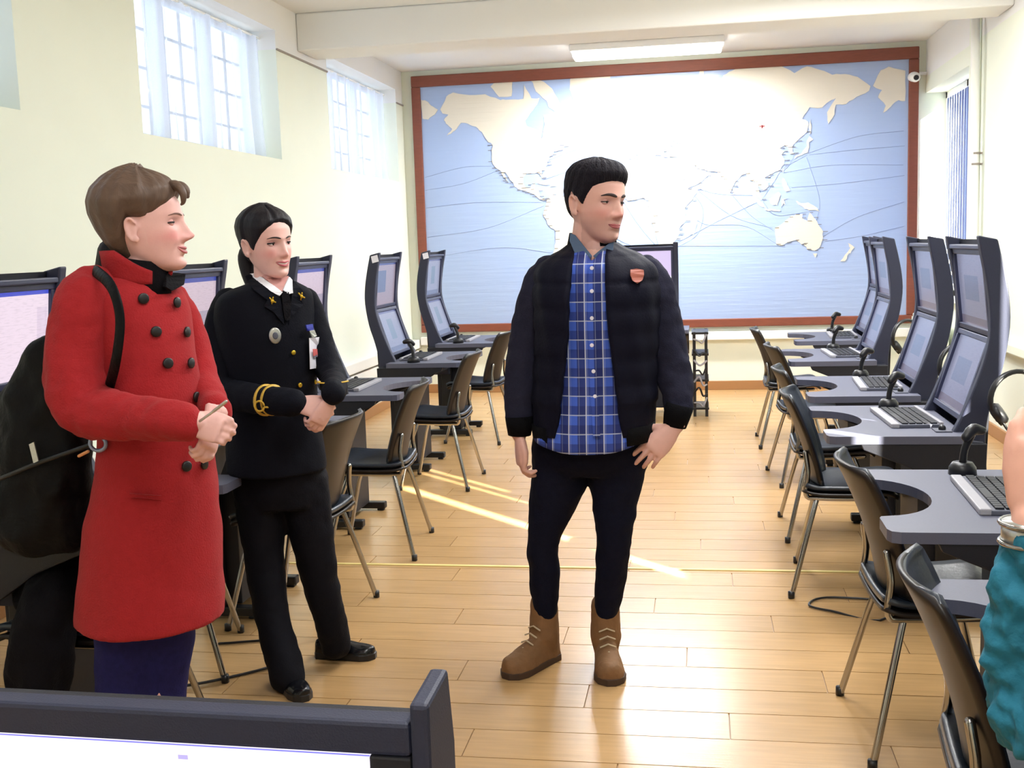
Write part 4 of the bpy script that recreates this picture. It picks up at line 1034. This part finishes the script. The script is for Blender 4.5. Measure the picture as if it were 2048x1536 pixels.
for p in ((1184, 536), (1184, 582), (1184, 636), (1184, 690), (1187, 742), (1190, 792)):
    q, nn = sh.stick(*p, .008); wobj('shirt_button', MB().disc(q, nn, .0065, .003), 'card', man)
for s, poly in ((0, [(1140, 466), (1150, 470), (1184, 512), (1172, 530), (1152, 512), (1139, 482)]), (1, [(1222, 484), (1228, 480), (1226, 500), (1205, 528), (1186, 512), (1200, 500)])):
    q = MB(); n = len(poly); yy = YM-.085
    A = [at(x, y, YM-.095+abs(y-520)*.0012) for x, y in poly]; B = [a+np.array([0, .008, 0]) for a in A]
    tri = tessellate_polygon([[Vector((p[0], p[1], 0)) for p in poly]])
    q.add(A+B, [tuple(t) for t in tri]+[tuple(i+n for i in reversed(t)) for t in tri]+[(i, (i+1) % n, (i+1) % n+n, i+n) for i in range(n)])
    wobj('shirt_collar', q, 'shirt_collar', man, bevel=.002)
# quilted jacket, open at the front
jk = Torso([(1186, 486, YM+.03, 44, .9), (1187, 498, YM+.02, 62, .85), (1189, 512, YM+.015, 92, .8), (1192, 535, YM+.01, 116, .82), (1194, 575, YM, 124, .9), (1195, 650, YM, 124, .98), (1192, 740, YM, 122, 1.0), (1189, 810, YM, 124, 1.04), (1187, 858, YM, 122, 1.02)], 0, n=2.2, sub=9)
ey = [480, 490, 560, 650, 760, 866]; eL = [1150, 1147, 1144, 1141, 1130, 1112]; eR = [1206, 1208, 1213, 1221, 1234, 1250]
R = []
for i in range(len(jk.A)):
    c = jk.A[i]; px, py = proj(c[:3]); a = c[3]; e = 2/jk.n
    def phi(xp):
        xw = at(xp, py, YM-.12)[0]; q = max(-.98, min(.98, (xw-c[0])/a)); return math.asin(np.sign(q)*abs(q)**(1/e))
    pl, pr = phi(np.interp(py, ey, eL)), phi(np.interp(py, ey, eR))
    z = c[2]; puff = .008*abs(math.sin(PI*(z-.94)/.085))**.6 if z > .96 else 0
    R.append([jk.pt(i, t, puff+.002*math.sin(t*14+z*20)) for t in np.linspace(pr, 2*PI+pl, 80)])
wobj('jacket', MB().rings(R, closed=False, cap=False), 'jacket_body', man, smooth=True, solid=.014)
R2 = [[jk.pt(len(jk.A)-1, t, o_)+np.array([0, 0, dz]) for t in np.linspace(.62, 2*PI-.70, 60)] for o_, dz in ((.006, .03), (.004, .0), (0, -.03))]
wobj('hem_band', MB().rings(R2, closed=False, cap=False), 'rib_black', man, smooth=True, solid=.01)
# stand-up knitted collar
ring = []
for z0_, r0 in ((0, 1.06), (.5, 1.0), (1, .95)):
    ring.append([at(1184, 492-z0_*(10+18*(math.cos(t) < .4)*(1-max(0, math.cos(t)))), YM+.02)+np.array([math.sin(t)*.082*r0, -math.cos(t)*.075*r0, .0]) for t in np.linspace(.42, 2*PI-.5, 50)])
wobj('collar', MB().rings(ring, closed=False, cap=False), 'rib_black', man, smooth=True, solid=.01)
for arm, yy in (([(1098, 545), (1082, 580), (1056, 680), (1042, 770), (1038, 838)], 0), ([(1292, 545), (1308, 585), (1335, 690), (1352, 770), (1357, 815)], 1)):
    s = MB().tube([at(*p, y) for p, y in zip(arm, [YM+.02, YM+.02, YM+.02, YM-.01, YM-.04])], [.060, .072, .066, .060, .050], 20, sub=5)
    fuse('sleeve', s, 'jacket_sleeve', man, .007, 3, disp=.014, dscale=.05)
for P_, in (([(1038, 832), (1039, 850), (1039, 870)],), ([(1360, 808), (1354, 830), (1349, 852)],)):
    wobj('cuff', MB().tube([at(*p, YM-.05) for p in P_], [.049, .046, .040], 18, round_=False), 'rib_black', man, smooth=True)
sp = [(1256, 539), (1268, 537), (1280, 540), (1281, 550), (1278, 560), (1269, 567), (1260, 561), (1256, 551)]
wobj('shield_patch', jk.patch(sp, .014, .003, 2), 'patch', man)
# boots
def boot(ank, toe, m, msole, parent, w_=.05, hgt=.13, name='boot', lace=True, sh_r=.046):
    A = np.array([ank[0], ank[1], 0]); T = np.array([toe[0], toe[1], 0]); d = T-A; L = np.linalg.norm(d); d /= L; s = np.array([-d[1], d[0], 0])
    H = A-d*.055
    m1 = MB(); tot = np.linalg.norm(T-H)
    R = []
    for u, hw, h in ((0, .012, .055), (.03, .032, .075), (.15, .038, .085), (.35, .038, .085), (.55, .044, .068), (.75, .049, .052), (.9, .042, .046), (.97, .028, .04), (1.0, .01, .03)):
        c = H+d*tot*u
        R.append([c+s*hw*(w_/.05)*np.sign(math.cos(t))*abs(math.cos(t))**.8+np.array([0, 0, .02+max(0, math.sin(t))*h*(hgt/.13)-max(0, -math.sin(t))*.008]) for t in np.linspace(0, 2*PI, 20, endpoint=False)])
    m1.rings(R)
    if hgt > .1: m1.tube([A-d*.01+np.array([0, 0, .05]), A+d*.004+np.array([0, 0, .10]), A+np.array([0, 0, hgt+.065])], [.045, sh_r+.006, sh_r], 16)
    o = fuse(name, m1, m, parent, .005, 3, disp=.004, dscale=.03)
    R = []
    for u, hw in ((0, .02), (.04, .036), (.3, .04), (.55, .046), (.78, .052), (.92, .042), (1.01, .015)):
        c = H+d*tot*u; R.append([c-s*hw*w_/.05+np.array([0, 0, z]) for z in (.0, .024)]+[c+s*hw*w_/.05+np.array([0, 0, z]) for z in (.024, .0)])
    s_o = obj('sole', MB().rings(R), msole, o, bevel=.003)
    if lace:
        for k in range(4):
            c = A+d*(.057+.020*k)+np.array([0, 0, hgt-.012-.021*k])
            obj('lace', MB().tube([c-s*.026, c+np.array([0, 0, .012])+d*.004, c+s*.026], .003, 6), 'lace', o)
    return o
A0 = at(1092, 1290, 3.86); B0 = at(1213, 1290, 3.86)
boot((A0[0], 3.84), (A0[0]-.115, 3.66), 'boot', 'sole', man, .054, .15, sh_r=.050); boot((B0[0], 3.84), (B0[0]+.035, 3.63), 'boot', 'sole', man, .054, .15, sh_r=.050)

# ---- the uniformed woman -------------------------------------------
YW = 3.62
w2 = thing('person', 'person in black naval uniform with gold cuff stripes, white shirt and ID card', 'person', tuple(at(600, 1360, YW)*np.array([1, 1, 0])))
WP = dict(fem=1, smile=.9, gap=.006, brow=.8, gaze=(-.35, 0), open=1.35, lash=.0024, neck=.86, blush=1.0, nose=.95, eyeshade=.75)
WH = frame(math.radians(57), math.radians(-3), math.radians(3), tuple(at(534, 487, YW-.02)), .965)
b = xf(head_mb(WP), WH)
b.tube([at(540, 560, YW), at(535, 600, YW), at(540, 700, YW), at(550, 900, YW)], [.045, .07, .08, .09], 16)
ra = [(452, 622, YW-.03), (442, 765, YW-.1), (500, 795, YW-.2), (592, 806, YW-.27)]; la = [(622, 618, YW+.1), (664, 742, YW+.04), (668, 770, YW-.08), (664, 786, YW-.18)]
b.tube([at(*p) for p in ra], [.04, .034, .03, .025], 14, sub=3); b.tube([at(*p) for p in la], [.04, .034, .03, .025], 14, sub=3)
hand(b, at(588, 806, YW-.27), (1, -.1, -.18), (-.1, -.75, .65), .88, curl=(.5, .6, .7, .8), thumb=(.5, .2), flip=-1)
hand(b, at(661, 800, YW-.262), (-.50, -.22, -.85), (.75, -.5, -.1), .86, curl=(.55, .65, .75, .85), thumb=(.35, .3), flip=-1)
for leg in ([(515, 930, YW), (525, 1060, YW-.03), (532, 1150, YW-.05), (560, 1290, YW-.09), (575, 1345, YW-.12)], [(605, 930, YW), (622, 1060, YW+.03), (640, 1160, YW+.05), (658, 1230, YW+.08), (672, 1285, YW+.12)]):
    b.tube([at(*p) for p in leg], [.05, .045, .035, .03, .026], 14, sub=3)
body = fuse('body', b, 'skin', w2, voxel=.0036, smooth=2); tint(body, WH, (232, 184, 174), WP)
add_face(w2, WH, WP, 'lid_w2')
def hw2(z, t):
    a = abs(t)
    lo = np.interp(a, [0, .3, .6, .9, 1.15, 1.4, 1.6, 1.9, 2.3, 3.2], [.078, .074, .062, .040, .008, -.022, -.004, -.02, -.05, -.085])
    k = sstep(lo-.012, lo+.006, z)
    th = .0015+.004*sstep(lo, lo+.03, z)+.012*sstep(.0, .09, z)*(1-.55*g(t, .25, .12))+.006*(a > 1.6)
    return -.014+k*(th+.014)+.0006*math.sin(t*19+z*60)*k
hr = wobj('hair', xf(hair_mb(hw2, WP), WH), 'hair_black', w2, smooth=True)
pt_ = [(.0, -.098, -.02), (0, -.125, -.05), (.004, -.118, -.10), (.002, -.10, -.15), (0, -.095, -.19)]
q = obj('ponytail', xf(MB().tube(pt_, [.028, .034, .030, .026, .012], 14, sub=4), WH), 'hair_black', hr, smooth=True)
# trousers
tr = MB()
tr.rings([[at(c, y, YW)+np.array([math.cos(t)*R_(hw, YW), math.sin(t)*dd, 0]) for t in np.linspace(0, 2*PI, 28, endpoint=False)] for c, y, hw, dd in ((548, 860, 88, .11), (553, 920, 98, .13), (558, 975, 98, .125), (562, 1010, 88, .11))])
tr.tube([at(515, 960, YW-.02), at(525, 1060, YW-.03), at(532, 1150, YW-.05), at(548, 1250, YW-.08), at(575, 1352, YW-.12)], [.095, .078, .066, .060, .062], 20, sub=4)
tr.tube([at(605, 960, YW+.02), at(622, 1060, YW+.03), at(640, 1160, YW+.05), at(658, 1230, YW+.08), at(672, 1288, YW+.12)], [.090, .078, .066, .058, .056], 20, sub=4)
fuse('trousers', tr, 'trouser_black', w2, .008, 3, disp=.012, dscale=.07)
wt = Torso([(548, 553, YW+.01, 30, .9), (543, 566, YW, 52, .85), (536, 580, YW, 84, .75), (532, 600, YW, 100, .72), (531, 640, YW, 104, .8), (535, 700, YW, 101, .88), (543, 780, YW, 95, .85), (548, 850, YW, 98, .9), (552, 905, YW, 102, .95), (555, 940, YW, 104, .98)], math.radians(46), n=2.2)
fuse('jacket', wt.mb(48, i0=5), 'uniform', w2, .007, 3, disp=.006, dscale=.09)
s = MB().tube([at(*p) for p in ((458, 604, YW-.02), (446, 640, YW-.03), (436, 720, YW-.08), (444, 780, YW-.13), (500, 796, YW-.2), (560, 803, YW-.26), (586, 806, YW-.28))], [.05, .058, .056, .055, .050, .047, .046], 20, sub=4)
fuse('sleeve', s, 'uniform', w2, .006, 3, disp=.008, dscale=.05)
s = MB().tube([at(*p) for p in ((612, 600, YW+.08), (624, 640, YW+.09), (646, 710, YW+.06), (664, 750, YW+.0), (668, 772, YW-.12), (667, 786, YW-.265))], [.045, .052, .050, .048, .044, .040], 20, sub=4)
fuse('sleeve', s, 'uniform', w2, .006, 3, disp=.008, dscale=.05)
# cuff braid: two rings and a curl
def cuff_ring(c, ax, r, wd):
    ax = np.array(ax, float); ax /= np.linalg.norm(ax); c = np.array(c); return MB().tube([c-ax*wd, c+ax*wd], r, 24, round_=False)
ax = at(586, 806, YW-.28)-at(500, 796, YW-.2)
for px in (532, 545): wobj('gold_braid', cuff_ring(at(px, 800, YW-.232-(px-532)*.001), ax, .0525-(px-532)*.0001, .0042), 'gold_braid', w2, smooth=True)
c = at(520, 812, YW-.295); wobj('braid_curl', MB().tube([c+np.array([.016*math.cos(a), -.004, .016*math.sin(a)]) for a in np.linspace(.2, 6.1, 20)]+[c+np.array([.03, -.002, -.004])], .0032, 8), 'gold_braid', w2, smooth=True)
c = at(667, 770, YW-.205); wobj('gold_braid', MB().tube([c+np.array([.047*math.cos(a), -.050*math.sin(a), .012]) for a in np.linspace(.0, 3.14, 20)], .005, 8, flat=.5), 'gold_braid', w2, smooth=True)
# shirt front, lapels, tie
wobj('shirt_collar', wt.patch([(508, 547), (517, 546), (562, 584), (556, 592), (540, 582), (524, 566)], .008, .006, 3), 'white_cloth', w2)
wobj('shirt_collar', wt.patch([(573, 554), (578, 560), (581, 586), (573, 588), (563, 580)], .008, .006, 3), 'white_cloth', w2)
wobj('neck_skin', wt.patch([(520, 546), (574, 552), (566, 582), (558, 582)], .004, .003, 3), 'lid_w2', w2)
wobj('tie', wt.patch([(559, 582), (573, 584), (578, 606), (576, 640), (566, 640), (562, 606)], .010, .004, 3), 'black_knit', w2)
wobj('lapel', wt.patch([(498, 552), (506, 548), (526, 568), (558, 596), (566, 650), (546, 624), (528, 612), (534, 600), (510, 580)], .007, .005, 3), 'uniform', w2)
wobj('lapel', wt.patch([(582, 562), (590, 568), (606, 590), (596, 600), (602, 608), (582, 630), (574, 650), (578, 606)], .007, .005, 3), 'uniform', w2)
for c_ in ((543, 602), (597, 593)):
    q, nn = wt.stick(*c_, .013); wobj('collar_emblem', MB().disc(q, nn, .006, .003).tube([q+np.array([-.009, 0, .011]), q, q+np.array([.010, 0, -.004])], .0028, 6).tube([q+np.array([.003, 0, .012]), q+np.array([-.004, 0, -.012])], .0024, 6), 'gold', w2, smooth=True)
q, nn = wt.stick(549, 671, .006); bd = wobj('round_badge', MB().disc(q, nn, .020, .005, 24, .027), 'silver', w2, smooth=True)
obj('badge_centre', MB().disc(q+nn*.005, nn, .009, .003, 16, .012), 'keys', bd, smooth=True)
cd = wobj('id_card', wt.patch([(610, 676), (632, 674), (638, 734), (612, 738)], .016, .002, 2), 'card', w2)
obj('card_photo', wt.patch([(616, 698), (624, 698), (625, 712), (617, 712)], .0185, .001, 1), 'red_print', cd); obj('card_mark', wt.patch([(618, 706), (624, 706), (624, 714), (618, 714)], .0195, .001, 1), 'keys', cd)
obj('clip', wt.patch([(606, 652), (616, 651), (624, 672), (616, 676)], .014, .004, 2), 'silver', cd); obj('lanyard_clip', wt.patch([(602, 650), (614, 648), (616, 660), (605, 662)], .018, .005, 2), 'strap_blue', cd)
for c_ in ((628, 764), (598, 770), (585, 705)):
    q, nn = wt.stick(*c_, .004); wobj('gold_button', MB().disc(q, nn, .008, .005), 'gold', w2, smooth=True)
A0 = at(566, 1360, 3.52); boot((A0[0]-.005, 3.55), (A0[0]+.12, 3.41), 'shoe_black', 'black_plastic', w2, .042, .085, 'shoe', False)
B0 = at(672, 1295, 3.86); boot((B0[0]-.01, 3.82), (B0[0]+.165, 3.82), 'shoe_black', 'black_plastic', w2, .042, .085, 'shoe', False)

# ---- the woman in the red coat -------------------------------------
YR = 2.62
w1 = thing('person', 'person in long red double-breasted coat with black buttons, facing right, holding a pen', 'person', tuple(at(295, 1300, YR)*np.array([1, 1, 0])))
RP = dict(fem=1, smile=1.0, gap=.004, brow=.6, browmat='brow_light', gaze=(-.1, 0), open=.55, lash=.0018, neck=.9, blush=1.2, nose=1.18, lipmat='lip_pale', eyeshade=.35)
RH = frame(math.radians(104), math.radians(2), math.radians(0), tuple(at(289, 452, YR)), .985)
b = xf(head_mb(RP), RH)
b.tube([at(285, 550, YR), at(285, 620, YR), at(300, 800, YR), at(305, 1000, YR)], [.05, .08, .09, .10], 16)
na = [(165, 590, YR-.12), (150, 790, YR-.16), (270, 835, YR-.2), (395, 845, YR-.24)]; fa = [(335, 600, YR+.14), (400, 750, YR+.12), (425, 800, YR+.02), (436, 826, YR-.06)]
b.tube([at(*p) for p in na], [.045, .04, .034, .027], 14, sub=3); b.tube([at(*p) for p in fa], [.04, .034, .03, .025], 14, sub=3)
hand(b, at(376, 842, YR-.24), (1, -.05, -.28), (-.05, -.9, .42), .84, curl=(.9, .95, 1.0, 1.0), thumb=(.4, .5), flip=-1, spread=.0)
hand(b, at(424, 832, YR-.16), (.05, -.5, -.8), (1, -.25, .1), .84, curl=(.85, .9, .9, .95), thumb=(.3, .6), flip=-1, spread=.0)
for leg in ([(260, 1150), (250, 1400), (246, 1590)], [(322, 1150), (318, 1400), (312, 1590)]):
    b.tube([at(*p, YR) for p in leg], [.05, .04, .03], 14, sub=3)
body = fuse('body', b, 'skin', w1, voxel=.0036, smooth=2); tint(body, RH, (228, 178, 170), RP)
add_face(w1, RH, RP, 'lid_w1')
def hw1(z, t):
    a = abs(t)
    lo = np.interp(a, [0, .3, .6, .9, 1.15, 1.4, 1.65, 1.9, 2.3, 3.2], [.072, .068, .058, .044, .030, .022, .024, -.02, -.075, -.11])
    k = sstep(lo-.012, lo+.008, z)
    th = .002+.011*sstep(lo, lo+.04, z)+.014*sstep(.0, .09, z)+.012*(a > 1.3)*sstep(-.1, .04, z)
    return -.014+k*(th+.014)+.0014*math.sin(t*17+z*50)*k
hr = wobj('hair', xf(hair_mb(hw1, RP), RH), 'hair_brown', w1, smooth=True)
obj('fringe', xf(MB().tube([(.0, .066, .094), (.02, .088, .095), (.034, .104, .086), (.040, .112, .070), (.038, .110, .052), (.034, .104, .046)], [.012, .014, .011, .009, .006, .003], 10, sub=4).tube([(-.02, .07, .092), (-.016, .094, .094), (-.012, .108, .082), (-.01, .112, .068)], [.016, .014, .012, .006], 10, sub=4), RH), 'hair_brown', hr, smooth=True)
obj('low_ponytail', xf(MB().tube([(0, -.09, -.06), (0, -.105, -.10), (0, -.122, -.145), (.0, -.13, -.17)], [.034, .03, .026, .014], 12, sub=4), RH), 'hair_black', hr, smooth=True)
q = xf(MB().disc((.077, -.004, -.038), (1, .2, 0), .0035, .003), RH); wobj('earring', q, 'silver', w1)
# jeans
tr = MB().tube([at(262, 1080, YR), at(256, 1250, YR-.02), at(250, 1400, YR-.02), at(246, 1600, YR)], [.10, .085, .075, .06], 20, sub=4)
tr.tube([at(318, 1080, YR+.03), at(325, 1250, YR+.03), at(318, 1400, YR+.03), at(312, 1600, YR+.03)], [.10, .085, .072, .06], 20, sub=4)
fuse('jeans', tr, 'denim', w1, .008, 3, disp=.01, dscale=.08)
for p, dx in ((246, 0), (312, .03)):
    a = at(p, 1600, YR+dx); boot((a[0], YR+dx), (a[0]+.15, YR+dx-.08), 'shoe_black', 'black_plastic', w1, .042, .1, 'shoe', False)
rt = Torso([(272, 540, YR+.02, 50, .9), (265, 556, YR+.01, 80, .8), (262, 575, YR, 98, .78), (268, 610, YR, 112, .8), (278, 680, YR, 114, .9), (292, 770, YR, 115, .95), (308, 850, YR, 117, .9), (311, 930, YR, 124, .92), (306, 1050, YR, 144, .96), (303, 1160, YR, 153, 1.0), (303, 1236, YR, 157, 1.0)], math.radians(64), n=2.15)
ct = rt.mb(56)
fuse('coat', ct, 'red_wool', w1, .007, 3, disp=.012, dscale=.12)
s = MB().tube([at(*p) for p in ((186, 578, YR-.08), (170, 610, YR-.11), (156, 690, YR-.13), (152, 775, YR-.16), (180, 822, YR-.18), (270, 834, YR-.21), (335, 841, YR-.24), (368, 844, YR-.25))], [.062, .074, .075, .073, .068, .056, .050, .047], 22, sub=4)
fuse('sleeve', s, 'red_wool', w1, .007, 3, disp=.014, dscale=.05)
s = MB().tube([at(*p) for p in ((345, 600, YR+.14), (372, 660, YR+.15), (400, 750, YR+.12), (420, 800, YR+.03), (434, 822, YR-.04))], [.045, .05, .046, .043, .040], 18, sub=4)
fuse('sleeve', s, 'red_wool', w1, .007, 3, disp=.01, dscale=.05)
# high collar standing open, black polo neck inside
def collar_arc(c, r0, h0, lean, t0, t1, n=40):
    R = []
    for k in range(5):
        u = k/4
        R.append([np.array(c)+np.array([math.sin(t)*(r0+lean*u)*1.05, -math.cos(t)*(r0+lean*u), h0(t)*u-.0]) for t in np.linspace(t0, t1, n)])
    return MB().rings(R, closed=False, cap=False)
cc = at(276, 568, YR)
fy1 = math.radians(80)
wobj('coat_collar', collar_arc(cc, .078, lambda t: .085*(.28+.72*(1-max(0, math.cos(t-fy1)))/1.0), .006, fy1+.35, fy1+2*PI-.5), 'red_wool', w1, smooth=True, solid=.009)
wobj('polo_neck', MB().tube([at(285, 585, YR), at(284, 545, YR), at(286, 518, YR)], [.078, .064, .056], 24, round_=False), 'black_knit', w1, smooth=True)
wobj('neck_scarf', rt.patch([(318, 545), (352, 548), (350, 570), (330, 582), (318, 574)], .012, .012, 3), 'black_knit', w1, bevel=.003)
for c_ in ((285, 597), (349, 605), (310, 663), (369, 664), (333, 726), (377, 726), (388, 794), (370, 932), (404, 928), (404, 796)):
    if c_ == (404, 796): continue
    q, nn = rt.stick(*c_, .006); wobj('coat_button', MB().disc(q, nn, .0135, .006), 'black_button', w1, smooth=True)
wobj('pocket_flap', rt.patch([(262, 985), (322, 990), (322, 998), (262, 993)], .005, .006, 3), 'red_wool', w1)
pen = tag(obj('pen', MB().tube([at(428, 822, YR-.28), at(452, 803, YR-.29)], .0038, 10).tube([at(400, 842, YR-.27), at(428, 822, YR-.28)], .003, 10), 'silver', smooth=True), 'silver pen held in the hands of the woman in red', 'pen')
# shoulder bag
bg_ = thing('shoulder_bag', 'large black shoulder bag with long strap hanging from the red coat', 'bag', tuple(at(90, 850, YR-.05)*np.array([1, 1, 0])+np.array([0, 0, .9])))
def bobj(*a, **k):
    o = obj(*a, **k); o.location = -bg_.location; return o
bb = MB()
YBG = YR+.02
bb.rings([[at(c, y, YBG)+np.array([np.sign(math.cos(t))*abs(math.cos(t))**.8*R_(hw, YBG), math.sin(t)*dd, -.05*math.cos(t)*0]) for t in np.linspace(0, 2*PI, 28, endpoint=False)] for c, y, hw, dd in ((125, 668, 40, .03), (110, 710, 75, .05), (92, 790, 105, .075), (85, 880, 112, .085), (85, 980, 118, .09), (80, 1060, 112, .085), (90, 1100, 80, .06))])
me_ = fuse('bag_body', bb, 'bag', None, .008, 4, disp=.03, dscale=.08); me_.parent = bg_; me_.location = -bg_.location
bobj('strap', MB().tube([at(214, 790, YR-.13), at(232, 720, YR-.215), at(240, 640, YR-.225), at(226, 580, YR-.21), at(200, 549, YR-.15), at(180, 545, YR-.06), at(160, 600, YR+.08), at(130, 700, YR+.06)], .014, 8, sub=6, flat=.35, nrm=(0, 1, 0)), 'bag', bg_, smooth=True)
bobj('flap_seam', MB().tube([at(-5, 960, YR-.075), at(80, 925, YR-.085), (at(180, 890, YR-.08))], .006, 8, sub=5), 'black_plastic', bg_, smooth=True)
c = at(196, 887, YR-.14); bobj('metal_ring', MB().tube([c+np.array([.021*math.cos(a), 0, .018*math.sin(a)]) for a in np.linspace(0, 2*PI, 24)], .005, 8), 'ring_metal', bg_, smooth=True)
bobj('orange_tab', MB().tube([at(176, 903, YR-.14), at(158, 912, YR-.13)], .004, 8), 'orange_tab', bg_)
a = at(68, 905, YR-.095); bobj('metal_tag', MB().obox(a, (.007, 0, .003), (0, .002, 0), (-.004, 0, .024)), 'silver', bg_)
# dark coat draped over the chair behind
dc = MB()
dc.rings([[np.array([-1.80+hx*math.cos(t), 2.98+hy*math.sin(t), z]) for t in np.linspace(0, 2*PI, 28, endpoint=False)] for z, hx, hy in ((.47, .20, .22), (.54, .22, .25), (.62, .18, .2), (.69, .09, .11))])
dc.tube([(-1.8, 2.8, .55), (-1.8, 2.72, .5), (-1.82, 2.69, .3), (-1.83, 2.68, .12)], [.1, .09, .08, .05], 16, sub=3)
o = fuse('draped_coat', dc, 'black_knit', None, .01, 4, disp=.04, dscale=.09); tag(o, 'heap of dark coats on the chair at the left edge', 'coat')

# ---- person at the right edge --------------------------------------
w3 = thing('person', 'person at the right edge, only a teal sleeve, wristwatch and raised hand showing', 'person', (.86, 1.12, 0))
TP = dict(fem=1); TH = frame(math.radians(200), 0, 0, (.84, 1.10, 1.30), .98)
elb, wr = (.476, 1.66, .80), (.467, 1.66, 1.085)
b = xf(head_mb(TP), TH)
b.tube([(.85, 1.08, 1.12), (.86, 1.08, .9), (.86, 1.12, .55)], [.08, .1, .1], 16)
b.tube([(.66, 1.12, 1.06), (.56, 1.4, .88), elb], [.045, .04, .036], 14, sub=3).tube([elb, wr], [.036, .030], 14)
b.tube([(1.04, 1.12, 1.06), (1.12, 1.3, .85), (1.0, 1.5, .82)], [.045, .04, .03], 14, sub=3)
hand(b, (1.0, 1.5, .82), (-.5, .8, .1), (0, 0, 1), .95)
hand(b, wr, (.10, .05, 1), (-.45, -.9, .05), 1.15, curl=(.6, .7, .8, .9), thumb=(.35, .4), flip=-1)
b.tube([(.76, 1.15, .52), (.76, 1.5, .50), (.76, 1.55, .1)], [.07, .055, .04], 14, sub=3).tube([(.96, 1.15, .52), (.96, 1.5, .50), (.96, 1.55, .1)], [.07, .055, .04], 14, sub=3)
body = fuse('body', b, 'skin', w3, .005, 3); tint(body, TH, (226, 170, 150), TP); add_face(w3, TH, TP, 'lid_w1')
wobj('hair', xf(hair_mb(hw1, TP), TH), 'hair_brown', w3, smooth=True)
s = MB().tube([(.85, 1.08, 1.15), (.85, 1.08, 1.08), (.86, 1.1, .8), (.86, 1.12, .52)], [.08, .16, .15, .17], 24, sub=3)
s.tube([(.68, 1.10, 1.07), (.60, 1.35, .92), (.490, 1.62, .80), (.477, 1.665, .86), (.468, 1.665, .95), (.466, 1.66, 1.035)], [.075, .074, .072, .070, .062, .043], 22, sub=4)
s.tube([(1.02, 1.10, 1.07), (1.12, 1.3, .87), (1.04, 1.45, .83)], [.07, .06, .045], 22, sub=4)
fuse('teal_top', s, 'teal_cloth', w3, .006, 2, disp=.035, dscale=.035)
s = MB().tube([(.86, 1.1, .52), (.86, 1.16, .5)], [.17, .15], 20).tube([(.76, 1.15, .50), (.76, 1.5, .50), (.76, 1.56, .12)], [.085, .075, .05], 18, sub=3).tube([(.96, 1.15, .50), (.96, 1.5, .50), (.96, 1.56, .12)], [.085, .075, .05], 18, sub=3)
fuse('trousers', s, 'trouser_black', w3, .009, 3)
for x in (.76, .96): boot((x, 1.58), (x, 1.78), 'shoe_black', 'black_plastic', w3, .045, .1, 'shoe', False)
wt_ = wobj('wristwatch', MB().tube([(.467, 1.66, 1.050), (.467, 1.66, 1.082)], [.044, .043], 28, round_=False), 'silver', w3, smooth=True)
for z in (1.052, 1.080): obj('watch_edge', MB().tube([(.467+.0455*math.cos(a), 1.66+.0455*math.sin(a), z) for a in np.linspace(0, 2*PI, 30)], .0035, 6), 'chrome', wt_, smooth=True)
bpy.context.view_layer.update()
